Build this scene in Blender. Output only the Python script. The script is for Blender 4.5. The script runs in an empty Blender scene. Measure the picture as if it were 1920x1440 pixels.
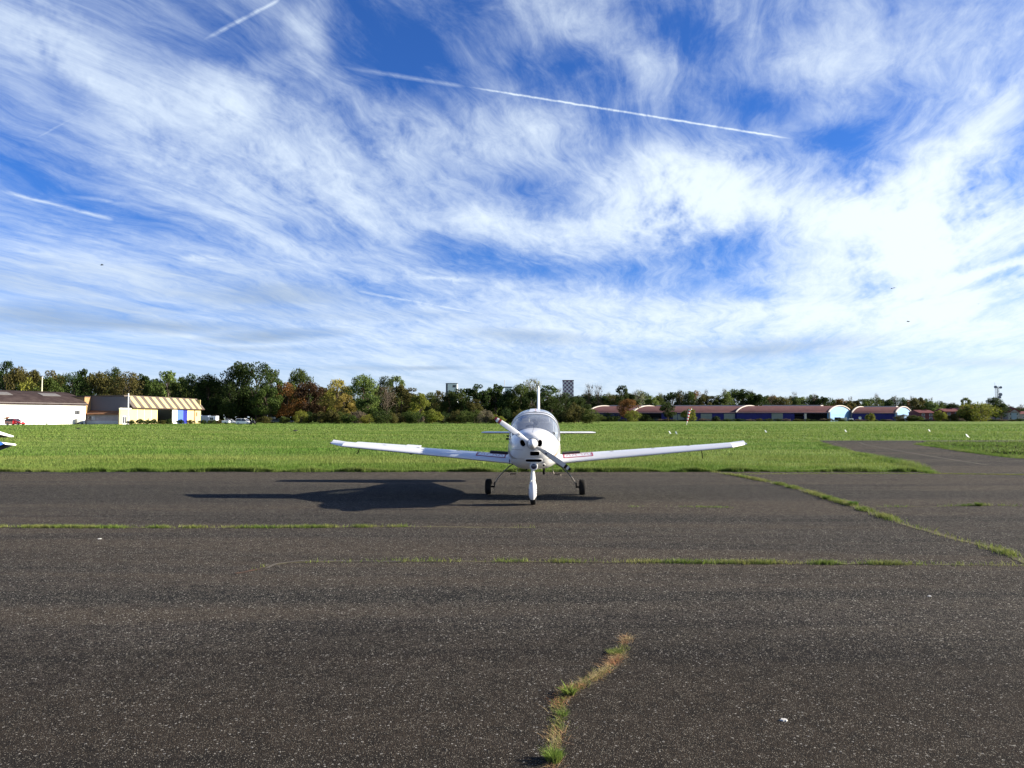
import bpy, bmesh, math, random
import numpy as np
from mathutils import Vector, Matrix
from mathutils.bvhtree import BVHTree

random.seed(7); rng = np.random.default_rng(7)
PI = math.pi
scene = bpy.context.scene
col = scene.collection
F = 1330.0; CX = 960.0; CY = 720.0; PITCH = math.radians(2.75); EYE = Vector((0, 0, 1.93))

# ------------------------------------------------------------------ camera
cam_d = bpy.data.cameras.new('camera'); cam = bpy.data.objects.new('camera', cam_d); col.objects.link(cam)
cam.location = EYE; cam.rotation_euler = (PI/2 + PITCH, 0, 0)
cam_d.sensor_width = 36.0; cam_d.lens = 36.0*F/1920.0
cam_d.clip_start = 0.1; cam_d.clip_end = 6000
scene.camera = cam
scene.view_settings.view_transform = 'Standard'; scene.view_settings.look = 'None'
scene.view_settings.gamma = 1.0; scene.view_settings.use_curve_mapping = False
scene.view_settings.exposure = 1.5
try:
    scene.cycles.max_bounces = 6; scene.cycles.transparent_max_bounces = 8
except Exception: pass

# ------------------------------------------------------------------ sun and sky
SUN_EL = math.radians(20.0); SUN_AZ = math.radians(86.0)      # azimuth clockwise from +Y
sd = bpy.data.lights.new('sun', 'SUN'); sun = bpy.data.objects.new('sun', sd); col.objects.link(sun)
sd.energy = 5.0; sd.angle = math.radians(0.5); sd.color = (1.0, 0.91, 0.76)
sv = Vector((math.cos(SUN_EL)*math.sin(SUN_AZ), math.cos(SUN_EL)*math.cos(SUN_AZ), math.sin(SUN_EL)))
sun.rotation_euler = sv.to_track_quat('Z', 'Y').to_euler()

def pix_dir(px, py):
    u = (px-CX)/F; v = (CY-py)/F
    return Vector((u, math.cos(PITCH)-v*math.sin(PITCH), math.sin(PITCH)+v*math.cos(PITCH)))
def at(px, py, Y):
    d = pix_dir(px, py); return EYE + d*(Y/d.y)
def gnd(px, py, z=0.0):
    d = pix_dir(px, py); return EYE + d*((z-EYE.z)/d.z)

world = bpy.data.worlds.new('World'); scene.world = world; world.use_nodes = True
nt = world.node_tree; N = nt.nodes; L = nt.links; N.clear()
def nd(t, **k):
    n = N.new(t)
    for a, b in k.items(): setattr(n, a, b)
    return n
def setin(n, i, v):
    if isinstance(v, bpy.types.NodeSocket): L.new(v, n.inputs[i])
    elif v is not None: n.inputs[i].default_value = v
def mth(op, a, b=None, c=None, clamp=False):
    n = nd('ShaderNodeMath', operation=op, use_clamp=clamp); setin(n, 0, a); setin(n, 1, b)
    if c is not None: setin(n, 2, c)
    return n.outputs[0]
def vmth(op, a, b=None, scale=None):
    n = nd('ShaderNodeVectorMath', operation=op); setin(n, 0, a)
    if b is not None: setin(n, 1, b)
    if scale is not None: setin(n, 'Scale', scale)
    return n.outputs[0]
def comb(x, y, z=0.0):
    n = nd('ShaderNodeCombineXYZ'); setin(n, 0, x); setin(n, 1, y); setin(n, 2, z); return n.outputs[0]
def noise(vec, scale, detail=4, rough=0.55, lac=2.0, dist=0.0, colour=False):
    n = nd('ShaderNodeTexNoise'); setin(n, 'Vector', vec); setin(n, 'Scale', scale); setin(n, 'Detail', detail)
    setin(n, 'Roughness', rough); setin(n, 'Lacunarity', lac); setin(n, 'Distortion', dist)
    return n.outputs['Color'] if colour else n.outputs['Fac']
def mixc(f, a, b):
    n = nd('ShaderNodeMix', data_type='RGBA'); setin(n, 0, f); setin(n, 6, a); setin(n, 7, b); return n.outputs[2]
def mrange(v, a, b, c=0.0, d=1.0, smooth=True):
    n = nd('ShaderNodeMapRange', interpolation_type='SMOOTHSTEP' if smooth else 'LINEAR')
    for i, x in enumerate((v, a, b, c, d)): setin(n, i, x)
    return n.outputs[0]

sky = nd('ShaderNodeTexSky', sky_type='NISHITA', sun_disc=False, sun_elevation=SUN_EL, sun_rotation=SUN_AZ,
         altitude=150.0, air_density=1.0, dust_density=0.6, ozone_density=2.5)
geo = nd('ShaderNodeNewGeometry')
dirv = vmth('NORMALIZE', vmth('SCALE', geo.outputs['Incoming'], scale=-1.0))
tc = nd('ShaderNodeTexCoord'); dirv = vmth('NORMALIZE', tc.outputs['Generated'])
sp = nd('ShaderNodeSeparateXYZ'); L.new(dirv, sp.inputs[0])
dx, dy, dz = sp.outputs
az = mth('MULTIPLY', mth('ARCTAN2', dx, dy), 180/PI)
el = mth('MULTIPLY', mth('ARCSINE', dz), 180/PI)
zz = mth('ADD', mth('MAXIMUM', dz, 0.0), 0.07)
pl = comb(mth('DIVIDE', dx, zz), mth('DIVIDE', dy, zz))          # a flat cloud layer seen in perspective
# streaks run towards a point a little right of the view axis
def rot2(vec, deg, sx, sy):
    n = nd('ShaderNodeMapping', vector_type='POINT'); L.new(vec, n.inputs[0])
    n.inputs['Rotation'].default_value = (0, 0, math.radians(deg)); n.inputs['Scale'].default_value = (sx, sy, 1)
    return n.outputs[0]
rp = rot2(pl, 17, 1, 1)
wz = noise(rp, 0.9, 3, 0.5, colour=True)
wv = vmth('SCALE', vmth('SUBTRACT', wz, (0.5, 0.5, 0.5)), scale=0.62)
pw = vmth('ADD', rp, wv)
st = noise(vmth('MULTIPLY', pw, (2.4, 0.38, 1)), 1.5, 7, 0.62)         # long streaks
wisp = noise(vmth('MULTIPLY', pw, (3.0, 0.72, 1)), 2.2, 7, 0.68, dist=0.5)   # feathery detail
fine = noise(vmth('MULTIPLY', pw, (2.2, 0.8, 1)), 6.5, 5, 0.72, dist=0.5)
ae = comb(az, el)
lowst = noise(vmth('MULTIPLY', ae, (0.045, 0.42, 1)), 1.0, 6, 0.55, dist=0.4)   # flat layers near the horizon

warp = vmth('SCALE', vmth('SUBTRACT', noise(ae, 0.15, 5, 0.68, colour=True), (0.5, 0.5, 0.5)), scale=3.4)
aew = vmth('ADD', ae, warp)
warp2 = vmth('SCALE', vmth('SUBTRACT', noise(ae, 0.6, 3, 0.6, colour=True), (0.5, 0.5, 0.5)), scale=0.35)
aes = vmth('ADD', ae, warp2)

def azel(px, py):
    d = pix_dir(px, py).normalized()
    return math.degrees(math.atan2(d.x, d.y)), math.degrees(math.asin(d.z))
def blob(acc, src, px, py, rx, ry, ang, k):
    a0, e0 = azel(px, py)
    c, s = math.cos(math.radians(ang)), math.sin(math.radians(ang))
    a1, e1 = azel(px+rx*c*0.5, py-rx*s*0.5); a2, e2 = azel(px-ry*s*0.5, py-ry*c*0.5)
    rxx = 2*math.hypot(a1-a0, e1-e0); ryy = 2*math.hypot(a2-a0, e2-e0)
    n = nd('ShaderNodeMapping', vector_type='TEXTURE'); L.new(src, n.inputs[0])
    n.inputs['Location'].default_value = (a0, e0, 0)
    n.inputs['Rotation'].default_value = (0, 0, math.atan2(e1-e0, a1-a0))
    n.inputs['Scale'].default_value = (rxx, ryy, 1)
    g = nd('ShaderNodeTexGradient', gradient_type='SPHERICAL'); L.new(n.outputs[0], g.inputs[0])
    return mth('ADD', acc, mth('MULTIPLY', g.outputs['Fac'], k*(.72 if k < 0 else .93)))
# cloud masses (pixel centre, radii, tilt, strength): where the cover is thick or torn open
hz = mrange(el, 0.5, 7.0, 0.35, 1.0)
acc = mrange(el, 0.0, 19.0, 0.60, 0.02)
for b in [(200,160,430,110,-29,.72),(560,300,520,190,-22,.62),(430,180,100,70,-20,.7),(500,130,60,45,20,.5),(585,40,70,130,-20,.75),
          (330,340,420,85,-22,.35),(720,380,300,110,-15,.35),(60,60,180,100,-25,.4),(840,240,170,100,10,.5),(990,260,160,90,5,.75),
          (700,200,160,60,-20,.15),(1250,340,230,140,0,1.1),(1480,400,520,130,-4,1.15),(1760,400,330,140,5,1.0),(1100,440,330,60,6,.65),
          (1080,30,160,70,-5,.35),(1190,90,190,60,-38,.45),(1380,130,180,60,-12,.35),(930,90,140,60,15,.28),(1560,160,200,150,20,.45),
          (1640,60,260,160,30,.35),(1850,120,260,260,40,.45),(1850,270,220,130,20,.55),(1620,240,120,60,-30,.25),(1400,250,220,60,-5,.25),
          (1720,560,420,110,4,.95),(1300,590,600,80,0,.65),(850,620,420,60,0,.35),(1850,508,210,16,12,.8),(1860,545,200,12,10,.6),
          (150,500,330,90,-3,.5),(500,520,330,90,-5,.3),(1000,540,300,60,-3,.35),(900,420,160,40,-8,.45),(1650,480,330,90,5,.5),(1900,640,300,130,0,.3)]:
    acc = blob(acc, aew, *b)
for b in [(130,165,150,45,-25,-.75),(40,310,200,60,-20,-.5),(170,410,230,40,-12,-.4),(860,478,170,60,-4,-.8),(640,440,200,40,-10,-.45),
          (790,80,230,150,0,-.75),(1060,130,130,90,10,-.8),(1240,50,200,70,-15,-.8),(1440,190,200,75,-20,-1.0),(1570,262,110,45,0,-.55),
          (1350,455,160,60,-5,-1.15),(1030,350,210,50,-12,-.22),(1210,535,260,50,-3,-.65),(1020,505,200,50,-3,-.5),(1460,550,140,30,0,-.6),
          (1900,330,120,55,20,-.6),(1820,498,180,28,14,-.9),(1880,535,170,26,12,-.9),(1890,570,170,34,5,-.9),(540,160,250,40,-20,-.35),
          (1600,450,160,40,5,-.45),(700,550,160,30,-8,-.45),(450,80,160,70,-25,-.4),(1300,250,220,60,-8,-.6)]:
    acc = blob(acc, aew, *b)
# away from the view the cover carries on as scattered streaks
away = mrange(mth('ABSOLUTE', az), 45, 75, 0.0, 0.12)
acc = mth('ADD', mth('ADD', acc, away), mrange(el, 30.0, 48.0, 0.0, -0.35))
dens = mth('ADD', acc, mth('MULTIPLY', mth('SUBTRACT', st, 0.5), mth('MULTIPLY', hz, 1.75)))
dens = mth('ADD', dens, mth('MULTIPLY', mth('SUBTRACT', wisp, 0.5), mth('MULTIPLY', hz, 0.95)))
dens = mth('ADD', dens, mth('MULTIPLY', mth('SUBTRACT', fine, 0.5), mth('MULTIPLY', hz, 0.95)))
lowm = mth('MULTIPLY', mrange(el, 14.0, 6.0, 0.0, 1.0), mrange(el, 0.5, 5.0, 0.25, 1.0))
dens = mth('ADD', dens, mth('MULTIPLY', mth('MULTIPLY', mth('SUBTRACT', lowst, 0.5), 1.3), lowm))
dens = mrange(dens, -0.50, 1.38, 0.0, 1.0)
# condensation trails
tr = 0.0
wfine = mth('MULTIPLY', mth('SUBTRACT', noise(ae, 1.1, 3, 0.6), 0.5), 0.0022)
def trail(acc, x0, y0, x1, y1, w, k, fade=0.15):
    a, c = pix_dir(x0, y0).normalized(), pix_dir(x1, y1).normalized(); n_ = a.cross(c).normalized(); al = (c-a).normalized(); t0, t1 = al.dot(a), al.dot(c)
    dd = nd('ShaderNodeVectorMath', operation='DOT_PRODUCT'); L.new(dirv, dd.inputs[0]); dd.inputs[1].default_value = n_
    ee = nd('ShaderNodeVectorMath', operation='DOT_PRODUCT'); L.new(dirv, ee.inputs[0]); ee.inputs[1].default_value = al
    q = mth('SUBTRACT', 1.0, mth('DIVIDE', mth('ABSOLUTE', mth('ADD', dd.outputs['Value'], wfine)), w/F), clamp=True)
    m_ = mth('MULTIPLY', mrange(ee.outputs['Value'], t0, t0+(t1-t0)*fade), mrange(ee.outputs['Value'], t1, t1-(t1-t0)*.10))
    return mth('ADD', acc, mth('MULTIPLY', mth('MULTIPLY', q, m_), k))
for t_ in [(860,160,1502,263,2.6,.85,.15),(560,112,880,164,5,.3,.6),(370,81,530,-4,4.5,.55,.3),(-30,350,220,414,4.5,.6,.3),(40,275,205,184,3,.25,.3),(660,544,900,588,3.5,.5,.1)]:
    tr = trail(tr, *t_)
for b in [(200,378,80,6,-8,.4),(380,485,75,13,-3,.7),(830,523,130,9,-4,.6)]:
    tr = blob(tr, aes, *b)
tr = mth('MULTIPLY', tr, mrange(fine, 0.3, 0.62, 0.45, 1.15))
dens = mth('MAXIMUM', dens, mth('MINIMUM', mth('ADD', mth('MULTIPLY', dens, 0.6), tr), 1.0))
dens = mth('MINIMUM', mth('MAXIMUM', dens, 0.0), 1.0)
# grey undersides of the low flat clouds
gr = 0.0
for b in [(90,590,300,34,0,.9),(330,612,260,18,-2,.75),(520,630,170,15,3,1.0),(480,655,200,8,0,.4),(990,632,170,20,-3,.6),(1420,655,260,26,4,.7),(700,690,160,7,0,.6),
          (100,520,330,50,-4,.45),(500,560,260,60,-4,.35),(470,540,260,60,-8,.3),(830,690,90,6,0,.4),(1250,665,200,14,2,.35),(60,620,180,10,0,.5),(1840,680,200,14,0,.3),(760,592,200,14,0,.3)]:
    gr = blob(gr, vmth('ADD', ae, vmth('MULTIPLY', warp, (0.25, 0.12, 0))), *b)
gr = mth('MULTIPLY', gr, mrange(lowst, 0.35, 0.65, 0.4, 1.3), clamp=True)

blue = nd('ShaderNodeMix', data_type='RGBA', blend_type='MULTIPLY'); blue.inputs[0].default_value = 1
L.new(sky.outputs[0], blue.inputs[6]); setin(blue, 7, mixc(mrange(el, 0, 16), (0.64, 0.82, 1.40, 1), (0.30, 0.64, 1.28, 1)))
sunward = mrange(az, -40, 60, 0.0, 1.0)
cloudc = mixc(sunward, (5.6, 6.5, 7.6, 1), (6.9, 7.7, 8.2, 1))
cloudc = mixc(mth('MULTIPLY', gr, 0.85), cloudc, (2.5, 3.3, 4.5, 1))
skyc = mixc(dens, blue.outputs[2], cloudc)
skyc = mixc(mth('MULTIPLY', gr, 0.5), skyc, (2.5, 3.3, 4.5, 1))
bg = nd('ShaderNodeBackground'); L.new(skyc, bg.inputs[0]); bg.inputs[1].default_value = 0.05
wo = nd('ShaderNodeOutputWorld'); L.new(bg.outputs[0], wo.inputs[0])

world.cycles.sampling_method = 'MANUAL'; world.cycles.sample_map_resolution = 512

# ------------------------------------------------------------------ materials
MATS = {}
def mat(name, base, rough=0.6, spec=0.3, metal=0.0, coat=0.0, var=0.0, vscale=2.0, bump=0.0, bscale=20.0, base2=None, objvar=0.0):
    if name in MATS: return MATS[name]
    m = bpy.data.materials.new(name); m.use_nodes = True; MATS[name] = m
    global nt, N, L
    keep = (nt, N, L); nt = m.node_tree; N = nt.nodes; L = nt.links
    p = N['Principled BSDF']
    p.inputs['Roughness'].default_value = rough; p.inputs['Specular IOR Level'].default_value = spec
    p.inputs['Metallic'].default_value = metal; p.inputs['Coat Weight'].default_value = coat
    p.inputs['Coat Roughness'].default_value = 0.08
    b = (*base, 1)
    if var or base2:
        c = nd('ShaderNodeTexCoord')
        n1 = noise(c.outputs['Object'], vscale, 6, 0.6)
        b2 = (*(base2 or [x*(1-var) for x in base]), 1)
        f = mixc(mrange(n1, 0.35, 0.68), b, b2); L.new(f, p.inputs[0])
    else: p.inputs[0].default_value = b
    if bump:
        c = nd('ShaderNodeTexCoord'); bn = nd('ShaderNodeBump'); bn.inputs['Strength'].default_value = bump
        bn.inputs['Distance'].default_value = 0.02
        L.new(noise(c.outputs['Object'], bscale, 5, 0.6), bn.inputs['Height']); L.new(bn.outputs[0], p.inputs['Normal'])
    nt, N, L = keep
    return m
def begin(name):
    global nt, N, L
    m = bpy.data.materials.new(name); m.use_nodes = True; MATS[name] = m
    nt = m.node_tree; N = nt.nodes; L = nt.links
    return m, N['Principled BSDF'], N['Material Output']

# asphalt: dark binder, pale chips, worn and stained patches
def asphalt_mat():
    m, p, out = begin('asphalt')
    c = nd('ShaderNodeTexCoord').outputs['Object']
    v = nd('ShaderNodeTexVoronoi', feature='F1'); L.new(c, v.inputs['Vector']); v.inputs['Scale'].default_value = 105
    v2 = nd('ShaderNodeTexVoronoi', feature='F1'); L.new(c, v2.inputs['Vector']); v2.inputs['Scale'].default_value = 40
    s1 = nd('ShaderNodeSeparateColor'); L.new(v.outputs['Color'], s1.inputs[0])
    s2 = nd('ShaderNodeSeparateColor'); L.new(v2.outputs['Color'], s2.inputs[0])
    big = noise(c, 0.22, 5, 0.6); streak = noise(vmth('MULTIPLY', c, (0.05, 0.55, 1)), 1.0, 5, 0.6); med = noise(c, 2.2, 5, 0.65)
    base = mixc(mrange(big, 0.35, 0.65), (0.043, 0.035, 0.026, 1), (0.023, 0.0205, 0.0165, 1))
    base = mixc(mth('MULTIPLY', mrange(streak, 0.47, 0.58), 0.6), base, (0.022, 0.020, 0.020, 1))
    base = mixc(mth('MULTIPLY', mrange(med, 0.5, 0.6), 0.45), base, (0.060, 0.050, 0.041, 1))
    grain = noise(c, 26.0, 5, 0.75); g2 = noise(vmth('MULTIPLY', c, (0.10, 1.6, 1)), 1.0, 6, 0.65); g3 = noise(vmth('MULTIPLY', c, (0.03, 0.30, 1)), 1.0, 4, 0.6, dist=0.5)
    base = mixc(mrange(grain, 0.50, 0.60), base, (0.105, 0.090, 0.076, 1)); base = mixc(mth('MULTIPLY', mrange(grain, 0.49, 0.40), 0.75), base, (0.012, 0.011, 0.011, 1))
    base = mixc(mth('MULTIPLY', mrange(g2, 0.49, 0.58), 0.70), base, (0.016, 0.015, 0.015, 1)); base = mixc(mth('MULTIPLY', mrange(g3, 0.49, 0.57), 0.70), base, (0.075, 0.057, 0.040, 1))
    base = mixc(mth('MULTIPLY', mrange(g3, 0.49, 0.42), 0.60), base, (0.013, 0.015, 0.015, 1))
    g5 = noise(c, 5.5, 6, 0.8); base = mixc(mth('MULTIPLY', mrange(g5, 0.50, 0.58), 0.55), base, (0.015, 0.014, 0.013, 1)); base = mixc(mth('MULTIPLY', mrange(g5, 0.47, 0.40), 0.45), base, (0.085, 0.070, 0.056, 1))
    chip = mth('MULTIPLY', mth('GREATER_THAN', s1.outputs[0], 0.62), mth('LESS_THAN', v.outputs['Distance'], 0.40))
    chip2 = mth('MULTIPLY', mth('GREATER_THAN', s2.outputs[1], 0.90), mth('LESS_THAN', v2.outputs['Distance'], 0.30))
    chipc = mixc(s1.outputs[1], (0.055, 0.048, 0.036, 1), (0.34, 0.31, 0.25, 1))
    dark = mth('MULTIPLY', s1.outputs[2], 0.75)
    base = mixc(dark, base, (0.014, 0.014, 0.014, 1))
    base = mixc(chip, base, chipc); base = mixc(chip2, base, (0.34, 0.32, 0.28, 1))
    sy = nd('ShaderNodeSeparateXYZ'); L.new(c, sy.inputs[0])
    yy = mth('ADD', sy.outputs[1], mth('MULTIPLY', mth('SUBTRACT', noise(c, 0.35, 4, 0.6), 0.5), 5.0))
    near_shade = mth('MULTIPLY', mrange(yy, 7.6, 5.2), 0.42)      # dimming at steep view angles, painted as darker colour towards the camera
    base = mixc(near_shade, base, (0.012, 0.0105, 0.009, 1))
    L.new(base, p.inputs[0])
    p.inputs['Roughness'].default_value = 0.95; p.inputs['Specular IOR Level'].default_value = 0.04
    h = mth('ADD', mth('MULTIPLY', v.outputs['Distance'], -0.7), mth('MULTIPLY', s1.outputs[0], 0.5))
    bn = nd('ShaderNodeBump'); bn.inputs['Strength'].default_value = 0.75; bn.inputs['Distance'].default_value = 0.006
    L.new(h, bn.inputs['Height']); L.new(bn.outputs[0], p.inputs['Normal'])
    return m
def field_mat():
    m, p, out = begin('field_turf')
    c = nd('ShaderNodeTexCoord').outputs['Object']
    a = noise(c, 0.03, 5, 0.6); b = noise(vmth('MULTIPLY', c, (0.010, 0.10, 1)), 1.0, 6, 0.62); d = noise(c, 1.3, 5, 0.7); e = noise(c, 9.0, 3, 0.6)
    k = mixc(mrange(a, 0.35, 0.65), (0.125, 0.180, 0.034, 1), (0.155, 0.200, 0.044, 1))
    k = mixc(mrange(b, 0.50, 0.66), k, (0.080, 0.130, 0.018, 1))
    k = mixc(mth('MULTIPLY', mrange(b, 0.42, 0.30), 0.6), k, (0.175, 0.195, 0.050, 1))
    k = mixc(mth('MULTIPLY', mrange(d, 0.45, 0.7), 0.55), k, (0.065, 0.125, 0.016, 1))
    k = mixc(mth('MULTIPLY', mrange(e, 0.5, 0.7), 0.4), k, (0.14, 0.21, 0.04, 1))
    L.new(k, p.inputs[0]); p.inputs['Roughness'].default_value = 0.9; p.inputs['Specular IOR Level'].default_value = 0.05
    bn = nd('ShaderNodeBump'); bn.inputs['Strength'].default_value = 0.9; bn.inputs['Distance'].default_value = 0.12
    L.new(mth('ADD', d, mth('MULTIPLY', e, 0.4)), bn.inputs['Height']); L.new(bn.outputs[0], p.inputs['Normal'])
    return m
def leafy(name, c1, c2, transl=0.35, island=True, scale=0.25, vr=0.9):
    if name.startswith('leaf_'): c1 = tuple(x*1.22 for x in c1); c2 = tuple(x*1.35 for x in c2)
    m, p, out = begin(name)
    g = nd('ShaderNodeNewGeometry'); oi = nd('ShaderNodeObjectInfo'); tcn = nd('ShaderNodeTexCoord')
    n1 = noise(tcn.outputs['Object'], scale, 3, 0.6) if not isinstance(scale, tuple) else noise(vmth('MULTIPLY', tcn.outputs['Object'], scale), 1.0, 6, 0.72)
    k = mixc(mrange(n1, 0.42, 0.60) if isinstance(scale, tuple) else mrange(n1, 0.35, 0.65), (*c1, 1), (*c2, 1))
    hs = nd('ShaderNodeHueSaturation'); L.new(k, hs.inputs['Color'])
    setin(hs, 'Value', mth('MULTIPLY_ADD', g.outputs['Random Per Island'], vr, 1.0-vr*.5))
    setin(hs, 'Hue', mth('MULTIPLY_ADD', oi.outputs['Random'], 0.03, 0.485))
    L.new(hs.outputs[0], p.inputs[0]); p.inputs['Roughness'].default_value = 0.7; p.inputs['Specular IOR Level'].default_value = 0.15
    t = nd('ShaderNodeBsdfTranslucent'); L.new(hs.outputs[0], t.inputs[0])
    mx = nd('ShaderNodeMixShader'); mx.inputs[0].default_value = transl
    L.new(p.outputs[0], mx.inputs[1]); L.new(t.outputs[0], mx.inputs[2]); L.new(mx.outputs[0], out.inputs[0])
    return m
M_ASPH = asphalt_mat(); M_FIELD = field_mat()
M_GRASS = leafy('grass_blades', (0.092, 0.164, 0.024), (0.186, 0.228, 0.058), 0.35, scale=(0.035, 0.20, 1), vr=0.7)
M_CRACK = leafy('crack_grass', (0.13, 0.19, 0.035), (0.22, 0.23, 0.07), 0.3, scale=1.5)
M_WEED = leafy('weed_green', (0.13, 0.20, 0.03), (0.19, 0.25, 0.06), 0.3, scale=6)
M_DRY = leafy('dry_grass', (0.42, 0.23, 0.11), (0.48, 0.40, 0.20), 0.25, scale=5)
FOL = {
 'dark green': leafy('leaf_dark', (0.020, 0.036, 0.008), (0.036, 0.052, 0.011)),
 'green': leafy('leaf_mid', (0.042, 0.066, 0.013), (0.062, 0.078, 0.017)),
 'olive': leafy('leaf_olive', (0.062, 0.060, 0.015), (0.082, 0.072, 0.022)),
 'light green': leafy('leaf_light', (0.090, 0.125, 0.030), (0.130, 0.15, 0.040)),
 'yellow': leafy('leaf_yellow', (0.24, 0.19, 0.045), (0.17, 0.155, 0.04)),
 'yellow green': leafy('leaf_yg', (0.12, 0.14, 0.022), (0.16, 0.15, 0.024)),
 'rust orange': leafy('leaf_rust', (0.15, 0.080, 0.020), (0.075, 0.055, 0.016)),
 'dark red': leafy('leaf_red', (0.052, 0.028, 0.014), (0.044, 0.032, 0.013)),
 'grey brown': leafy('leaf_grey', (0.13, 0.105, 0.070), (0.10, 0.09, 0.055)),
 'pale': leafy('leaf_pale', (0.20, 0.21, 0.13), (0.15, 0.17, 0.08)),
}
M_BARK = mat('bark', (0.09, 0.07, 0.055), 0.9, 0.1, var=0.4, vscale=3)
M_WHITE = mat('white_paint', (0.66, 0.66, 0.65), 0.28, 0.5, coat=0.35, var=0.04, vscale=1.3)
M_WING = mat('wing_paint', (0.68, 0.68, 0.67), 0.33, 0.5, coat=0.3, var=0.05, vscale=0.9)
M_BLACK = mat('black_paint', (0.012, 0.012, 0.013), 0.6, 0.3)
M_RUB = mat('rubber', (0.018, 0.017, 0.016), 0.85, 0.2, var=0.3, vscale=14)
M_VOID = mat('duct_black', (0.006, 0.006, 0.007), 0.9, 0.05)
M_GREY = mat('grey_metal', (0.30, 0.30, 0.31), 0.35, 0.5, metal=0.6)
M_STEEL = mat('strut_steel', (0.22, 0.20, 0.18), 0.45, 0.5, metal=0.5)
M_RED = mat('prop_red', (0.22, 0.012, 0.018), 0.35, 0.5)
M_BOX = mat('marking_red', (0.34, 0.035, 0.075), 0.5, 0.3)
M_NAVY = mat('logo_navy', (0.02, 0.02, 0.10), 0.4, 0.4)
M_GOLD = mat('stripe_bronze', (0.22, 0.13, 0.05), 0.4, 0.5)
M_SEAT = mat('seat_fabric', (0.42, 0.40, 0.37), 0.9, 0.1, var=0.2)
M_DASH = mat('dash_grey', (0.035, 0.036, 0.04), 0.8, 0.2)
M_SEAM = mat('panel_seam', (0.16, 0.16, 0.17), 0.6, 0.2)

# ------------------------------------------------------------------ object helpers
def props(o, label=None, cat=None, group=None, kind=None):
    if label: o['label'] = label
    if cat: o['category'] = cat
    if group: o['group'] = group
    if kind: o['kind'] = kind
    return o
def empty(name, loc, label, cat, group=None, rz=0.0):
    o = bpy.data.objects.new(name, None); col.objects.link(o); o.location = loc; o.rotation_euler = (0, 0, rz)
    o.empty_display_size = 0.5
    return props(o, label, cat, group)
def link(name, me, m, parent=None):
    o = bpy.data.objects.new(name, me); col.objects.link(o)
    if m is not None and not me.materials:
        for x in (m if isinstance(m, (list, tuple)) else [m]): me.materials.append(x)
    if parent: o.parent = parent
    return o
class MB:
    def __init__(s): s.v = []; s.f = []; s.mi = []
    def add(s, vs, fs, mi=0):
        n = len(s.v); s.v += [tuple(v) for v in vs]; s.f += [tuple(i+n for i in f) for f in fs]; s.mi += [mi]*len(fs); return s
    def box(s, c, d, rz=0.0, mi=0, M=None):
        c = Vector(c); h = Vector(d)/2; R = Matrix.Rotation(rz, 3, 'Z') if M is None else M
        vs = [c + R@Vector((h.x*a, h.y*b, h.z*e)) for a in (-1, 1) for b in (-1, 1) for e in (-1, 1)]
        return s.add(vs, [(0,1,3,2),(4,6,7,5),(0,4,5,1),(2,3,7,6),(0,2,6,4),(1,5,7,3)], mi)
    def quad(s, a, b, c, d, mi=0): return s.add([a, b, c, d], [(0,1,2,3)], mi)
    def prism(s, pts, vec, mi=0):
        n = len(pts); vec = Vector(vec); P = [Vector(p) for p in pts]
        fs = [tuple(range(n))[::-1], tuple(range(n, 2*n))] + [(i, (i+1) % n, n+(i+1) % n, n+i) for i in range(n)]
        return s.add(P+[p+vec for p in P], fs, mi)
    def tube(s, pts, r, n=8, mi=0, caps=True):
        P = [Vector(p) for p in pts]; rs = r if isinstance(r, (list, tuple)) else [r]*len(P)
        rings = []; prev = None
        for i, p in enumerate(P):
            t = ((P[min(i+1, len(P)-1)]-P[max(i-1, 0)])).normalized()
            if prev is None: u = t.orthogonal().normalized()
            else:
                u = prev - t*prev.dot(t); u = u.normalized() if u.length > 1e-6 else t.orthogonal().normalized()
            prev = u; w = t.cross(u)
            rings.append([p+(u*math.cos(2*PI*k/n)+w*math.sin(2*PI*k/n))*rs[i] for k in range(n)])
        return s.loft(rings, caps, mi)
    def loft(s, rings, caps=True, mi=0, closed=True):
        n = len(rings[0]); vs = [v for r in rings for v in r]; fs = []
        for i in range(len(rings)-1):
            for k in range(n if closed else n-1):
                a = i*n+k; b = i*n+(k+1) % n; fs.append((a, b, b+n, a+n))
        if caps and closed: fs += [tuple(range(n))[::-1], tuple(range((len(rings)-1)*n, len(rings)*n))]
        return s.add(vs, fs, mi)
    def build(s, name, m, parent=None, smooth=False, angle=35, bevel=0.0, label=None):
        me = bpy.data.meshes.new(name); me.from_pydata(s.v, [], s.f); me.update()
        ms = m if isinstance(m, (list, tuple)) else [m]
        for x in ms: me.materials.append(x)
        if len(ms) > 1: me.polygons.foreach_set('material_index', s.mi)
        bm = bmesh.new(); bm.from_mesh(me); bmesh.ops.recalc_face_normals(bm, faces=bm.faces)
        if bevel: bmesh.ops.bevel(bm, geom=list(bm.edges), offset=bevel, segments=1, affect='EDGES')
        if smooth:
            for f in bm.faces: f.smooth = True
            for e in bm.edges:
                if len(e.link_faces) == 2 and e.calc_face_angle(0) > math.radians(angle): e.smooth = False
        bm.to_mesh(me); bm.free()
        o = link(name, me, None, parent)
        if label: o['label'] = label
        return o

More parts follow.
